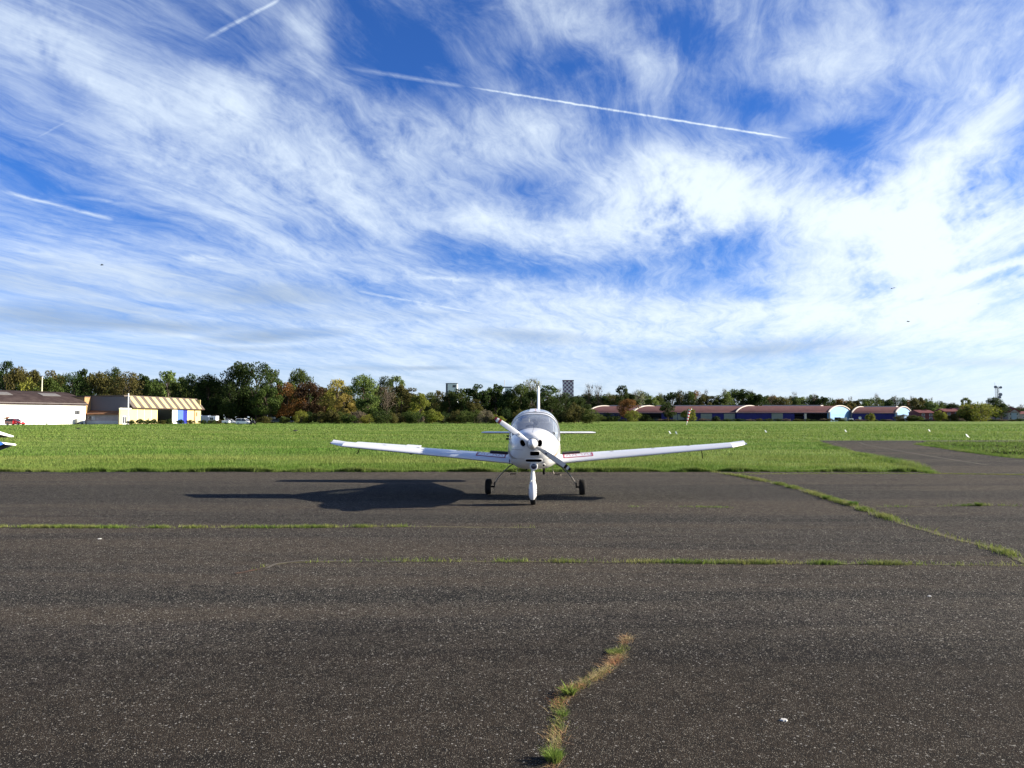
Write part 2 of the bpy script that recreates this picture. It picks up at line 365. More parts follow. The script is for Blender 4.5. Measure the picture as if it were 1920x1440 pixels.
# ------------------------------------------------------------------ the ground
def sheet(name, pts, z, m, label, kind='structure', sub=None):
    bm = bmesh.new(); vs = [bm.verts.new((p[0], p[1], z)) for p in pts]; bm.faces.new(vs)
    bmesh.ops.triangulate(bm, faces=bm.faces[:]); bmesh.ops.recalc_face_normals(bm, faces=bm.faces)
    if bm.faces[0].normal.z < 0: bmesh.ops.reverse_faces(bm, faces=bm.faces)
    me = bpy.data.meshes.new(name); bm.to_mesh(me); bm.free()
    return props(link(name, me, m), label, None, None, kind)
sheet('grass_field', [(-4000,-600),(4000,-600),(4000,5000),(-4000,5000)], 0.0, M_FIELD, 'wide flat green mown airfield stretching to the tree line')
def wob(x, s=1.0, seed=0.0): return s*(math.sin(x*1.7+seed)*0.5+math.sin(x*4.3+seed*2)*0.3+math.sin(x*9.1+seed*3)*0.2)
y0 = gnd(500, 884.5).y
tl = [gnd(*p) for p in [(1750,887.7),(1732,880),(1709,873.5),(1682,866.6),(1654,862),(1627,855),(1599,848),(1572,842.5),(1549,836),(1528,826.8)]]
tip = gnd(1718.5, 833.6)
wl = [gnd(*p) for p in [(1764,839.5),(1812,847.5),(1858,853.5),(1911,859.7)]]
apron = [(-45, -14), (70, -14), (70, 31.0), (wl[3].x+16, wl[3].y-5.5)] + [(p.x, p.y) for p in reversed(wl)] + [(tip.x, tip.y), (tip.x+4, 57.4), (tip.x+30, 59.3), (95, 59.6), (95, 61.2), (tl[-1].x, 61.2)] \
        + [(p.x, p.y) for p in reversed(tl)]
xs = np.arange(tl[0].x-0.3, -45, -0.35)
apron += [(x, y0+0.10*wob(x)+0.05*wob(x*3, seed=2)) for x in xs]
apron.append((-45, y0))
APR = np.array([(p[0], p[1]) for p in apron])
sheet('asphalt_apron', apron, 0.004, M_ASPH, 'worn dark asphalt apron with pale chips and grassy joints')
def inside(poly, x, y):
    r = np.zeros(len(x), bool); n = len(poly); j = n-1
    for i in range(n):
        xi, yi = poly[i]; xj, yj = poly[j]
        if yi != yj:
            r ^= ((yi > y) != (yj > y)) & (x < (xj-xi)*(y-yi)/(yj-yi)+xi)
        j = i
    return r
# faded yellow taxi line curving away
pts = [gnd(*p) for p in [(1612,829.6),(1622,834),(1650,839),(1700,848),(1760,858),(1850,872)]]
b = MB()
for i in range(len(pts)-1):
    t = (pts[i+1]-pts[i]).normalized(); nrm = Vector((-t.y, t.x, 0))*0.055; z = Vector((0,0,0.009))
    b.quad(pts[i]-nrm+z, pts[i+1]-nrm+z, pts[i+1]+nrm+z, pts[i]+nrm+z)
props(b.build('taxi_line', mat('faded_yellow', (0.13, 0.115, 0.08), 0.8, 0.1, base2=(0.045,0.04,0.036), vscale=2)), 'faded yellow guide line curving along the taxiway', None, None, 'structure')

def blades(name, m, P, h, w, lean=0.35, segs=1, label=None, parent=None, fan=None):
    """one mesh of grass blades; P: (n,2) roots, h, w arrays"""
    n = len(P); a = rng.uniform(0, 2*PI, n); la = rng.uniform(0, 2*PI, n) if fan is None else fan
    l = h*lean*rng.uniform(0.3, 1.4, n)
    dx_ = np.cos(a)*w/2; dy_ = np.sin(a)*w/2
    if segs == 1:
        V = np.empty((n, 3, 3)); V[:, 0] = np.c_[P[:, 0]-dx_, P[:, 1]-dy_, np.zeros(n)]; V[:, 1] = np.c_[P[:, 0]+dx_, P[:, 1]+dy_, np.zeros(n)]
        V[:, 2] = np.c_[P[:, 0]+np.cos(la)*l, P[:, 1]+np.sin(la)*l, h]
        k = 3; idx = np.arange(n*3).reshape(n, 3)
        me = bpy.data.meshes.new(name); me.vertices.add(n*3); me.vertices.foreach_set('co', V.ravel())
        me.loops.add(n*3); me.loops.foreach_set('vertex_index', idx.ravel().astype(np.int32))
        me.polygons.add(n); me.polygons.foreach_set('loop_start', (np.arange(n)*3).astype(np.int32))
    else:
        V = np.empty((n, 5, 3)); bx, by = P[:, 0], P[:, 1]
        mx, my = bx+np.cos(la)*l*0.35, by+np.sin(la)*l*0.35
        V[:, 0] = np.c_[bx-dx_, by-dy_, np.zeros(n)]; V[:, 1] = np.c_[bx+dx_, by+dy_, np.zeros(n)]
        V[:, 2] = np.c_[mx+dx_*.75, my+dy_*.75, h*0.6]; V[:, 3] = np.c_[mx-dx_*.75, my-dy_*.75, h*0.6]
        V[:, 4] = np.c_[bx+np.cos(la)*l, by+np.sin(la)*l, h]
        base = (np.arange(n)*5)[:, None]; lp = (base+np.array([[0, 1, 2, 3, 3, 2, 4]])).ravel()
        me = bpy.data.meshes.new(name); me.vertices.add(n*5); me.vertices.foreach_set('co', V.ravel())
        me.loops.add(n*7); me.loops.foreach_set('vertex_index', lp.astype(np.int32))
        me.polygons.add(n*2); me.polygons.foreach_set('loop_start', (np.arange(n)[:, None]*7+np.array([[0, 4]])).ravel().astype(np.int32))
    me.update(calc_edges=True); me.validate()
    o = link(name, me, m, parent)
    if label: props(o, label, 'grass', None, 'stuff')
    return o
def scatter(y1, y2, dens, h0, h1, w0, w1):
    xa, xb = -0.78*y2-3, 0.78*y2+3; n = int((xb-xa)*(y2-y1)*dens)
    x = rng.uniform(xa, xb, n); y = rng.uniform(y1, y2, n)
    clump = np.sin(x*2.1+np.sin(y*1.3)*2)*np.sin(y*2.7+np.sin(x*0.9)*2)*0.5+np.sin(x*0.6+y*0.35)*0.3
    k = (np.abs(x) < 0.78*y+3) & ~inside(APR, x, y) & (rng.random(n) < 0.62+0.55*clump)
    x, y, clump = x[k], y[k], clump[k]
    h = rng.uniform(h0, h1, len(x))*(1+0.5*clump); w = rng.uniform(w0, w1, len(x))
    return np.c_[x, y], h, w
Z = [scatter(25, 28.2, 620, .06, .15, .010, .018), scatter(28.2, 36, 260, .07, .14, .014, .024), scatter(36, 60, 75, .07, .14, .025, .045),
     scatter(60, 110, 17, .08, .15, .05, .09), scatter(110, 235, 3.2, .10, .18, .12, .22)]
for i, nm in enumerate(Z):
    blades('meadow_grass', M_GRASS, *nm, lean=0.5, label=['grass fringe along the edge of the apron','short grass just behind the apron edge','lush green grass of the near airfield','airfield grass in the middle distance','far airfield grass in front of the hangars'][i])
# ragged turf standing over the taxiway edges, and the dark lip under it
ed = []
for seg in ([(p.x, p.y) for p in tl], [(tip.x, tip.y)]+[(p.x, p.y) for p in wl]+[(wl[3].x+16, wl[3].y-5.5)]):
    for a_, b_ in zip(seg[:-1], seg[1:]):
        n = int(math.dist(a_, b_)*260); t = rng.random(n); ed.append(np.c_[a_[0]+(b_[0]-a_[0])*t+rng.normal(0, .12, n), a_[1]+(b_[1]-a_[1])*t+rng.normal(0, .12, n)])
n = 46000; x = rng.uniform(-22, 14.8, n); ed.append(np.c_[x, y0-0.02+0.10*np.sin(x*1.7)*0.5+np.abs(rng.normal(0, .12, n))*np.where(rng.random(n) < .22, -1, 1)*(0.6+0.5*np.sin(x*5.1+np.sin(x*2.2)*3))])
ed = np.concatenate(ed)
blades('edge_turf', M_GRASS, ed, rng.uniform(.05, .25, len(ed))*(.75+.35*np.sin(ed[:,0]*2.3+np.sin(ed[:,0]*.9)*2)), rng.uniform(.010, .022, len(ed)), lean=0.7, label='ragged turf hanging over the asphalt edges')

# joints and cracks where grass has taken hold
def path(pl_): return [gnd(*p) for p in pl_]
def strip(pl_, w, z, seed=0):
    b = MB(); rows = []
    P = pl_
    for i in range(len(P)-1):
        L_ = (P[i+1]-P[i]).length; k = max(2, int(L_/0.12))
        for j in range(k): rows.append(P[i].lerp(P[i+1], j/k))
    rows.append(P[-1]); R = []
    for i, p in enumerate(rows):
        t = (rows[min(i+1, len(rows)-1)]-rows[max(i-1, 0)]).normalized(); nrm = Vector((-t.y, t.x, 0))
        q = p + nrm*wob(i*0.31, w*0.6, seed)
        ww = w*(0.55+0.5*abs(wob(i*0.17, 1, seed+1))); R.append([q-nrm*ww+Vector((0,0,z)), q+nrm*ww+Vector((0,0,z))])
    b.loft(R, closed=False, caps=False); return b
M_SOIL = mat('joint_soil', (0.075, 0.060, 0.040), 0.95, 0.1, var=0.6, vscale=9, base2=(0.13, 0.12, 0.06))
M_SOILR = mat('joint_rust', (0.10, 0.058, 0.038), 0.95, 0.1, vscale=9, base2=(0.05, 0.042, 0.034))
M_SOILP = mat('joint_pale', (0.13, 0.115, 0.09), 0.95, 0.1, var=0.6, vscale=14, base2=(0.10, 0.09, 0.08))
def along(pl_, n, spread, fade=None, patch=None):
    P = pl_; Ls = np.array([(P[i+1]-P[i]).length for i in range(len(P)-1)]); cs = np.r_[0, np.cumsum(Ls)]
    s = rng.random(n)*cs[-1]
    if patch is not None:
        pr = 0.5+0.5*np.sin(s*patch+np.sin(s*patch*0.37)*3); s = s[rng.random(len(s)) < pr**1.6+0.06]
    if fade: u = s/cs[-1]; s = s[rng.random(len(s)) < np.interp(u, fade[0], fade[1])]
    i = np.clip(np.searchsorted(cs, s)-1, 0, len(Ls)-1); t = (s-cs[i])/Ls[i]
    A = np.array([(p.x, p.y) for p in P]); q = A[i]+(A[i+1]-A[i])*t[:, None]
    return q + rng.normal(0, 1, q.shape)*spread
def joint(nm, pl_, w, soil, n, spread, hh, ww, lab, fade=None, patch=None, m=None, lean=0.8):
    P = path(pl_)
    props(strip(P, w, 0.008, seed=len(pl_)).build('joint_soil', soil), 'soil filled '+lab[0], None, None, 'structure')
    q = along(P, n, spread, fade, patch)
    blades(nm, m or M_CRACK, q, rng.uniform(hh[0], hh[1], len(q)), rng.uniform(ww[0], ww[1], len(q)), lean=lean, segs=2, label=lab[1])
diag = [(1332,884.5),(1385,893),(1450,906),(1500,918),(1550,934),(1600,950),(1650,967),(1700,985),(1730,994),(1800,1013),(1850,1026),(1900,1043),(1935,1060)]
joint('crack_grass', diag, .085, M_SOIL, 17000, .065, (.02,.10), (.006,.012), ('diagonal joint across the right of the apron','thick green grass growing in the diagonal joint'), fade=([0,.12,.25,.8,.9,1],[.35,.5,1,1,.7,.6]), patch=3.1)
joint('crack_grass', [(470,1072),(500,1062),(540,1055),(620,1054),(800,1053),(1000,1054),(1300,1056),(1600,1058),(1935,1061)], .035, M_SOIL, 15000, .038, (.012,.075), (.004,.009), ('long straight joint in front of the aircraft','patchy grass along the long joint in front of the aircraft'), fade=([0,.15,.3,.45,.6,1],[.02,.03,.25,.5,1,1]), patch=4.3)
joint('crack_grass', [(-30,989),(200,990),(500,990),(640,989),(790,988),(1000,990)], .045, M_SOIL, 11000, .035, (.015,.075), (.005,.010), ('joint on the left of the apron','low grass in the joint on the left of the apron'), fade=([0,.5,.72,.78,1],[1,1,1,.08,.03]), patch=5.0)
joint('crack_grass', [(1640,951),(1760,950),(1850,948),(1935,950)], .03, M_SOIL, 1300, .04, (.02,.08), (.006,.011), ('short joint right of the diagonal joint','sparse tufts in the short joint right of the diagonal one'), fade=([0,.3,.5,.7,.8,1],[.1,.3,.6,1,.2,.2]), patch=2.0)
joint('crack_grass', [(1170,951),(1240,950),(1370,952)], .012, M_SOILP, 700, .05, (.015,.05), (.006,.010), ('faint joint beside the right main wheel','sparse yellow grass in the joint right of the aircraft'), patch=2.7, fade=([0,.5,.7,1],[.2,.3,1,.8]))
joint('crack_grass', [(1750,888.6),(1850,890),(1935,891)], .03, M_SOIL, 900, .05, (.02,.06), (.008,.012), ('joint between apron and taxiway','thin grass in the joint between apron and taxiway'))
joint('crack_grass', [(1385,889.5),(1560,888.5),(1750,888.5)], .05, M_SOILP, 1500, .05, (.02,.05), (.008,.012), ('pale seam under the grass wedge edge','low dry grass along the grass wedge edge'))
props(strip(path([(440,1076),(475,1070),(500,1066)]), .05, .010, 5).build('rust_stain', M_SOILR), 'rust brown stain at the left end of the long joint', None, None, 'structure')
props(strip(path([(500,1066),(520,1058),(560,1053),(640,1053),(760,1054)]), .03, .011, 6).build('filler_strip', M_SOILP), 'pale sandy filler along the left of the long joint', None, None, 'structure')
# crack at the front with dry grass
cr = [(1178,1192),(1170,1212),(1160,1235),(1150,1245),(1120,1270),(1095,1285),(1062,1300),(1048,1320),(1050,1345),(1045,1370),(1040,1400),(1030,1420),(1035,1445)]
PC = path(cr)
props(strip(PC, .010, .008, 3).build('joint_soil', mat('crack_soil', (.035,.026,.018), .95, .05, var=.5, vscale=20)), 'short crack running towards the camera', None, None, 'structure')
q = along(PC, 5600, .024, patch=7.0)
blades('dry_grass', M_DRY, q, rng.uniform(.006, .034, len(q)), rng.uniform(.0016, .0034, len(q)), lean=3.0, segs=2, label='dry straw coloured grass lying in the front crack')
q = along(PC[1:5]+PC[6:], 2600, .026, patch=6.0)
blades('crack_grass', M_CRACK, q, rng.uniform(.01, .035, len(q)), rng.uniform(.0015, .003, len(q)), lean=1.5, segs=2, label='thin yellow green grass in the front crack')
def weed(px, py, n, r, hmax, lean, label, wmax=.008, m=None):
    g0 = gnd(px, py); o = empty('weed', (g0.x, g0.y, 0.004), label, 'weed')
    a = rng.uniform(0, 2*PI, n); rr = rng.random(n)**0.7*r
    P = np.c_[np.cos(a)*rr*0.45, np.sin(a)*rr*0.45]
    bl = blades('leaves', m or M_WEED, P, rng.uniform(.3, 1, n)*hmax, rng.uniform(.4, 1, n)*wmax, lean=lean, segs=2, parent=o, fan=a+rng.normal(0, .35, n))
    if 'label' in bl: del bl['label']
    return o
weed(1068, 1304, 150, .07, .075, 1.2, 'green weed rosette in the front crack casting a dark shadow', .011)
weed(1056, 1342, 190, .06, .035, 1.5, 'small green grass tuft just in front of the weed rosette', .003)
weed(1038, 1428, 620, .09, .075, .8, 'bushy green grass tuft at the bottom edge of the photo', .004)
weed(1152, 1226, 900, .11, .030, 1.8, 'flat pale green tuft at the far end of the front crack', .003, M_CRACK)
weed(1600, 948, 500, .18, .11, .7, 'tall tuft standing up in the diagonal joint nearer the field', .010, M_GRASS)
weed(1550, 936, 400, .17, .11, .7, 'rounded tuft at the far third of the diagonal joint', .010, M_GRASS)
weed(1835, 949, 260, .12, .10, .8, 'dark tuft in the short joint right of the diagonal joint', .010, M_GRASS)
def spot(px, py, r, label):
    g0 = gnd(px, py); b = MB(); n = 12
    ring = [(g0.x+r*(1+.25*math.sin(k*2.3))*math.cos(2*PI*k/n), g0.y+r*.8*(1+.2*math.cos(k*3.1))*math.sin(2*PI*k/n), .005) for k in range(n)]
    top = [((v[0]-g0.x)*.8+g0.x, (v[1]-g0.y)*.8+g0.y, .012) for v in ring]
    b.loft([ring, top]); return props(b.build('bird_dropping', mat('chalky', (.62,.60,.55), .9, .1, var=.4, vscale=60)), label, 'dropping')
spot(1470, 1352, .024, 'white bird dropping on the asphalt at the lower right')
spot(1743, 1119, .02, 'small pale dropping on the asphalt below the right end of the long joint')
spot(187, 1011, .03, 'tiny pale dropping left of the aircraft shadow near the left joint')

# ------------------------------------------------------------------ the light aircraft
YAW = -math.radians(3.3)
pm = gnd(1003.5, 927.2)
air = empty('light_aircraft', (pm.x, pm.y, 0.004), 'white low wing two seat propeller aircraft parked on the asphalt facing the camera', 'airplane', rz=YAW)
def interp(tab, y):
    ys = [t[0] for t in tab]; return [float(np.interp(y, ys, [t[i] for t in tab])) for i in range(1, len(tab[0]))]
def smooth_tab(tab, step=0.08):
    """monotone-ish cubic resample"""
    ys = np.array([t[0] for t in tab]); out = []
    yy = np.unique(np.r_[np.arange(ys[0], ys[-1], step), ys])
    for y in yy:
        i = int(np.clip(np.searchsorted(ys, y)-1, 0, len(ys)-2)); h = ys[i+1]-ys[i]; t = (y-ys[i])/h; row = [y]
        for c in range(1, len(tab[0])):
            v = [r[c] for r in tab]
            def sl(j):
                if j == 0 or j == len(ys)-1: return (v[1]-v[0])/(ys[1]-ys[0]) if j == 0 else (v[-1]-v[-2])/(ys[-1]-ys[-2])
                a = (v[j]-v[j-1])/(ys[j]-ys[j-1]); b_ = (v[j+1]-v[j])/(ys[j+1]-ys[j])
                return 0 if a*b_ <= 0 else 2*a*b_/(a+b_)
            m0, m1 = sl(i), sl(i+1)
            row.append((2*t**3-3*t**2+1)*v[i]+(t**3-2*t**2+t)*h*m0+(-2*t**3+3*t**2)*v[i+1]+(t**3-t**2)*h*m1)
        out.append(row)
    return out
# y, half width, top, bottom, height of widest line, exponent
FUS = [(-2.62,.165,1.535,1.205,1.372,2.0),(-2.585,.235,1.575,1.120,1.36,2.0),(-2.52,.320,1.605,1.010,1.32,2.15),(-2.40,.405,1.630,.900,1.27,2.25),(-2.20,.475,1.655,.810,1.24,2.35),
       (-1.85,.540,1.685,.765,1.22,2.45),(-1.50,.590,1.700,.745,1.18,2.15),(-1.10,.622,1.640,.735,1.18,2.15),(-0.80,.632,1.520,.735,1.20,2.4),(0.0,.625,1.480,.745,1.24,3.0),
       (0.8,.560,1.520,.790,1.24,2.9),(1.35,.490,1.640,.840,1.28,2.5),(1.9,.400,1.730,.920,1.32,2.2),(2.6,.290,1.700,1.030,1.36,2.0),(3.4,.190,1.630,1.150,1.40,2.0),(4.2,.110,1.570,1.260,1.42,2.0),(4.62,.045,1.52,1.36,1.44,2.0)]
def fring(w, zt, zb, zm, n, y, K=56):
    r = []
    for k in range(K):
        a = 2*PI*k/K; c, s = math.cos(a), math.sin(a)
        nn_ = n if s >= 0 else n+0.55
        x = w*math.copysign(abs(c)**(2/nn_), c); z = zm + ((zt-zm) if s >= 0 else (zm-zb))*math.copysign(abs(s)**(2/nn_), s)
        r.append((x, y, z))
    return r
b = MB(); b.loft([fring(*r[1:6], r[0]) for r in smooth_tab(FUS, 0.07)])
fus = b.build('fuselage', [M_WHITE, M_VOID], air, smooth=True, angle=50)
fbm = bmesh.new(); fbm.from_mesh(fus.data); FT = BVHTree.FromBMesh(fbm); fbm.free()
def front_hit(x, z):
    h = FT.ray_cast(Vector((x, -4, z)), Vector((0, 1, 0))); return h[0], h[1]
def side_hit(y, z, s):
    h = FT.ray_cast(Vector((s*3, y, z)), Vector((-s, 0, 0))); return h[0], h[1]
# air intakes are really cut into the cowling
def oval(cx, cz, rx, rz, n=20, e=2.0, tilt=0.0):
    o = []
    for k in range(n):
        a = 2*PI*k/n; c, s = math.cos(a), math.sin(a)
        x = rx*math.copysign(abs(c)**(2/e), c); z = rz*math.copysign(abs(s)**(2/e), s)
        o.append((cx+x*math.cos(tilt)-z*math.sin(tilt), cz+x*math.sin(tilt)+z*math.cos(tilt)))
    return o
HOLES = [(-.205,1.380,.050,.072,2.4,.45),(.165,1.380,.048,.074,2.4,-.12),(.055,1.155,.100,.045,6,0),(.03,1.000,.175,.032,5,0),(.245,.890,.026,.026,2,0)]
cut = MB()
for (cx_, cz_, rx, rz_, e_, tl_) in HOLES:
    o_ = oval(cx_, cz_, rx, rz_, 20, e_, tl_); cut.prism([(p[0], -3.2, p[1]) for p in o_], (0, 3.2-2.3+0.12, 0), 0)
cobj = cut.build('cutter', M_VOID, air)
md = fus.modifiers.new('cut', 'BOOLEAN'); md.object = cobj; md.operation = 'DIFFERENCE'; md.solver = 'EXACT'
try: md.material_mode = 'TRANSFER'
except Exception: pass
bpy.context.view_layer.update()
dg = bpy.context.evaluated_depsgraph_get()
me2 = bpy.data.meshes.new_from_object(fus.evaluated_get(dg)); fus.modifiers.clear()
if len(me2.polygons) > 500: fus.data = me2
bpy.data.objects.remove(cobj)
for (cx_, cz_, rx, rz_, e_, tl_) in HOLES:      # rolled lip round each opening
    pts = []
    for (x, z) in oval(cx_, cz_, rx+.008, rz_+.008, 24, e_, tl_):
        p, nn = front_hit(x, z)
        pts.append(p+nn*0.004 if p else Vector((x, -2.5, z)))
    b = MB(); b.tube(pts+[pts[0]], .009, 6, caps=False); b.build('intake_lip', M_WHITE, air, smooth=True)
# landing light under the nose
def disc(cx_, cz_, r, m, name, off=0.006, th=0.02, n=24, e=2):
    pts = [];
    for (x, z) in oval(cx_, cz_, r, r, n, e):
        p, nn = front_hit(x, z); pts.append((p+nn*off) if p else None)
    g = [p for p in pts if p]; c = sum(g, Vector())/len(g); pts = [p if p else c for p in pts]
    b = MB(); b.add([c+Vector((0,-0.006,0))]+pts, [(0, i+1, (i+1) % n+1) for i in range(n)])
    return b.build(name, m, air)
# bulge carrying the lamp
b = MB(); R_ = []
for k, (yy, r) in enumerate([(-2.30,.045),(-2.38,.085),(-2.46,.092),(-2.49,.082)]):
    R_.append([(0.03+r*math.cos(a), yy, .872+r*math.sin(a)) for a in np.linspace(0, 2*PI, 25)[:-1]])
b.loft(R_); hs_ = b.build('lamp_housing', M_WHITE, air, smooth=True)
m_lens = mat('lens_dark', (0.02, 0.022, 0.05), 0.08, 0.6, coat=0.6)
b = MB(); b.loft([[(0.03+r*math.cos(a), yy, .872+r*math.sin(a)) for a in np.linspace(0, 2*PI, 25)[:-1]] for yy, r in [(-2.487,.062),(-2.503,.058),(-2.512,.02)]])
b.build('landing_light', m_lens, air, smooth=True)
# cowling seams
def surf_line(name, pts3, w, m, fn, lift=0.003, n=30):
    b = MB(); rows = []
    P = []
    for i in range(len(pts3)-1):
        for j in range(n):
            t = j/n; P.append([a+(c-a)*t for a, c in zip(pts3[i], pts3[i+1])])
    P.append(list(pts3[-1])); H = []
    for q in P:
        h = fn(*q)
        if h[0] is not None: H.append((h[0]+h[1]*lift, h[1]))
    for i, (p, nn) in enumerate(H):
        t = (H[min(i+1, len(H)-1)][0]-H[max(i-1, 0)][0])
        if t.length < 1e-7: continue
        s_ = t.normalized().cross(nn).normalized()*w/2; rows.append([p-s_, p+s_])
    if len(rows) > 1: b.loft(rows, caps=False, closed=False); return b.build(name, m, air)
surf_line('cowl_seam', [(-.47,1.235),(-.20,1.235)], .006, M_SEAM, front_hit)
surf_line('cowl_seam', [(.20,1.235),(.47,1.235)], .006, M_SEAM, front_hit)
surf_line('cowl_seam', [(-.45,1.035),(-.17,1.035)], .005, M_SEAM, front_hit)
surf_line('cowl_seam', [(.24,1.035),(.42,1.035)], .005, M_SEAM, front_hit)
def top_hit(x, y):
    h = FT.ray_cast(Vector((x, y, 4)), Vector((0, 0, -1))); return h[0], h[1]
surf_line('cowl_seam', [(.01,-2.5),(.01,-1.5)], .006, M_SEAM, top_hit)
for k in range(4):      # bronze decor stripes sweeping back on the cowl side
    for s_ in (1, -1):
        surf_line('decor_stripe', [(-2.42+.10*k, 1.03-.0*k), (-2.15+.10*k, 1.10), (-1.5, 1.245-.042*k), (-0.9, 1.31-.045*k)], .012, M_GOLD, lambda y, z, s_=s_: side_hit(y, z, s_))

# canopy and windscreen
CAN = [(-1.50,.52,1.665,2.4),(-1.25,.565,1.775,2.5),(-1.0,.590,1.880,2.65),(-.75,.600,1.965,2.8),(-.45,.602,2.045,2.9),(-.1,.600,2.110,2.9),(.3,.585,2.140,2.8),(.8,.535,2.100,2.6),(1.3,.455,1.980,2.4),(1.75,.360,1.820,2.2),(1.95,.31,1.73,2.1)]
CANS = smooth_tab(CAN, 0.07); ZS = 1.36
def cpt(y, a, off=0.0):
    w, zt, n = interp([(r[0], r[1], r[2], r[3]) for r in CANS], y); c, s = math.cos(a), math.sin(a)
    x = w*math.copysign(abs(c)**(2/n), c); z = ZS+(zt-ZS)*abs(s)**(2/n)
    v = Vector((x, y, z))
    if off:
        d = Vector((c*(zt-ZS), 0, s*w)); v = v + d.normalized()*off
    return v
m_glass, p_, o_ = begin('canopy_glass')
p_.inputs['Base Color'].default_value = (0.55, 0.62, 0.72, 1); p_.inputs['Roughness'].default_value = 0.03; p_.inputs['Specular IOR Level'].default_value = 0.8
p_.inputs['Coat Weight'].default_value = 0.5
tr_ = nd('ShaderNodeBsdfTransparent'); tr_.inputs[0].default_value = (0.90, 0.94, 0.98, 1)
fr = nd('ShaderNodeFresnel'); fr.inputs[0].default_value = 1.5
gl = nd('ShaderNodeBsdfGlossy'); gl.inputs['Roughness'].default_value = 0.02
mx = nd('ShaderNodeMixShader'); L.new(mth('ADD', mth('MULTIPLY', fr.outputs[0], 1.3), 0.10, clamp=True), mx.inputs[0]); L.new(tr_.outputs[0], mx.inputs[1]); L.new(gl.outputs[0], mx.inputs[2])
df = nd('ShaderNodeBsdfDiffuse'); df.inputs[0].default_value = (0.50, 0.55, 0.62, 1)
mx2 = nd('ShaderNodeMixShader'); mx2.inputs[0].default_value = 0.18; L.new(mx.outputs[0], mx2.inputs[1]); L.new(df.outputs[0], mx2.inputs[2]); L.new(mx2.outputs[0], o_.inputs[0])
def canopy_part(name, ya, yb, a0, a1, m, off=0.0, th=0.0, parent=None, ny=None, na=40):
    ys = np.linspace(ya, yb, ny or max(3, int((yb-ya)/0.06))); an = np.linspace(a0, a1, na)
    b = MB(); R_ = [[cpt(y, a, off) for a in an] for y in ys]
    if th:
        outer = [[cpt(y, a, off+th) for a in an] for y in ys]
        R2 = []
        for q, o2 in zip(R_, outer): R2.append(q+o2[::-1])
        b.loft(R2, caps=True)
    else: b.loft(R_, caps=False, closed=False)
    return b.build(name, m, parent or air, smooth=True, angle=40)
canopy_part('windscreen', -1.5, -.50, 0.03, PI-.03, m_glass)
rear = canopy_part('canopy', -.42, 1.45, 0.03, PI-.03, m_glass, off=.012)
fr1 = canopy_part('windscreen_arch', -.56, -.46, 0, PI, M_WHITE, off=.004, th=.012)
canopy_part('canopy_bow', -.43, -.36, 0, PI, M_WHITE, off=.016, th=.016)
canopy_part('canopy_rear_frame', 1.35, 1.97, 0, PI, M_WHITE, off=.005, th=.018)
canopy_part('canopy_spine', -.42, 1.40, PI/2-.11, PI/2+.11, M_WHITE, off=.016, th=.012)
for s_ in (0, 1):
    canopy_part('canopy_rail', -.42, 1.40, (0 if not s_ else PI-.16), (.16 if not s_ else PI), M_WHITE, off=.016, th=.014, na=6)
    canopy_part('canopy_rail', -1.15, -.50, (0 if not s_ else PI-.10), (.10 if not s_ else PI), M_WHITE, off=.004, th=.012, na=5)
b = MB(); b.box((0.01,-.40,2.085),(.075,.03,.018)); b.build('canopy_latch', M_DASH, air)
b = MB(); b.tube([(0.02,-.33,2.115),(0.02,-.33,2.15)], .006, 6); b.build('beacon', mat('beacon_red', (.5,.03,.02), .3), air)
# things inside the cabin
b = MB(); b.prism([(-.50,-1.40,1.50),(.50,-1.40,1.50),(.50,-1.40,1.58),(.30,-1.40,1.655),(-.30,-1.40,1.655),(-.50,-1.40,1.58)], (0,.62,.01)); b.build('instrument_panel', M_DASH, air)
for s_ in (-.26, .27):
    b = MB(); b.box((s_, .32, 1.50), (.42, .12, .66), M=Matrix.Rotation(-.22, 3, 'X')); b.box((s_, .42, 1.86), (.22, .09, .16)); b.build('seat', M_SEAT, air, bevel=.02)
b = MB(); b.box((0, .0, 1.35), (1.12, 1.5, .06)); b.build('cabin_floor', M_DASH, air)
b = MB(); b.tube([(-.20,-.86,1.70),(-.16,-.85,1.74),(-.02,-.85,1.755),(.02,-.85,1.78)], .022, 8); b.tube([(.0,-.86,1.76),(.035,-.86,1.80),(.06,-.86,1.755)], .03, 8); b.tube([(-.02,-.95,1.67),(-.02,-.86,1.76)], .012, 6); b.build('headset', M_VOID, air, smooth=True)
b = MB(); b.tube([(0,-1.0,1.67),(0,-.9,1.84)], .006, 6); b.box((0,-.89,1.87),(.07,.05,.05)); b.build('compass', M_DASH, air)

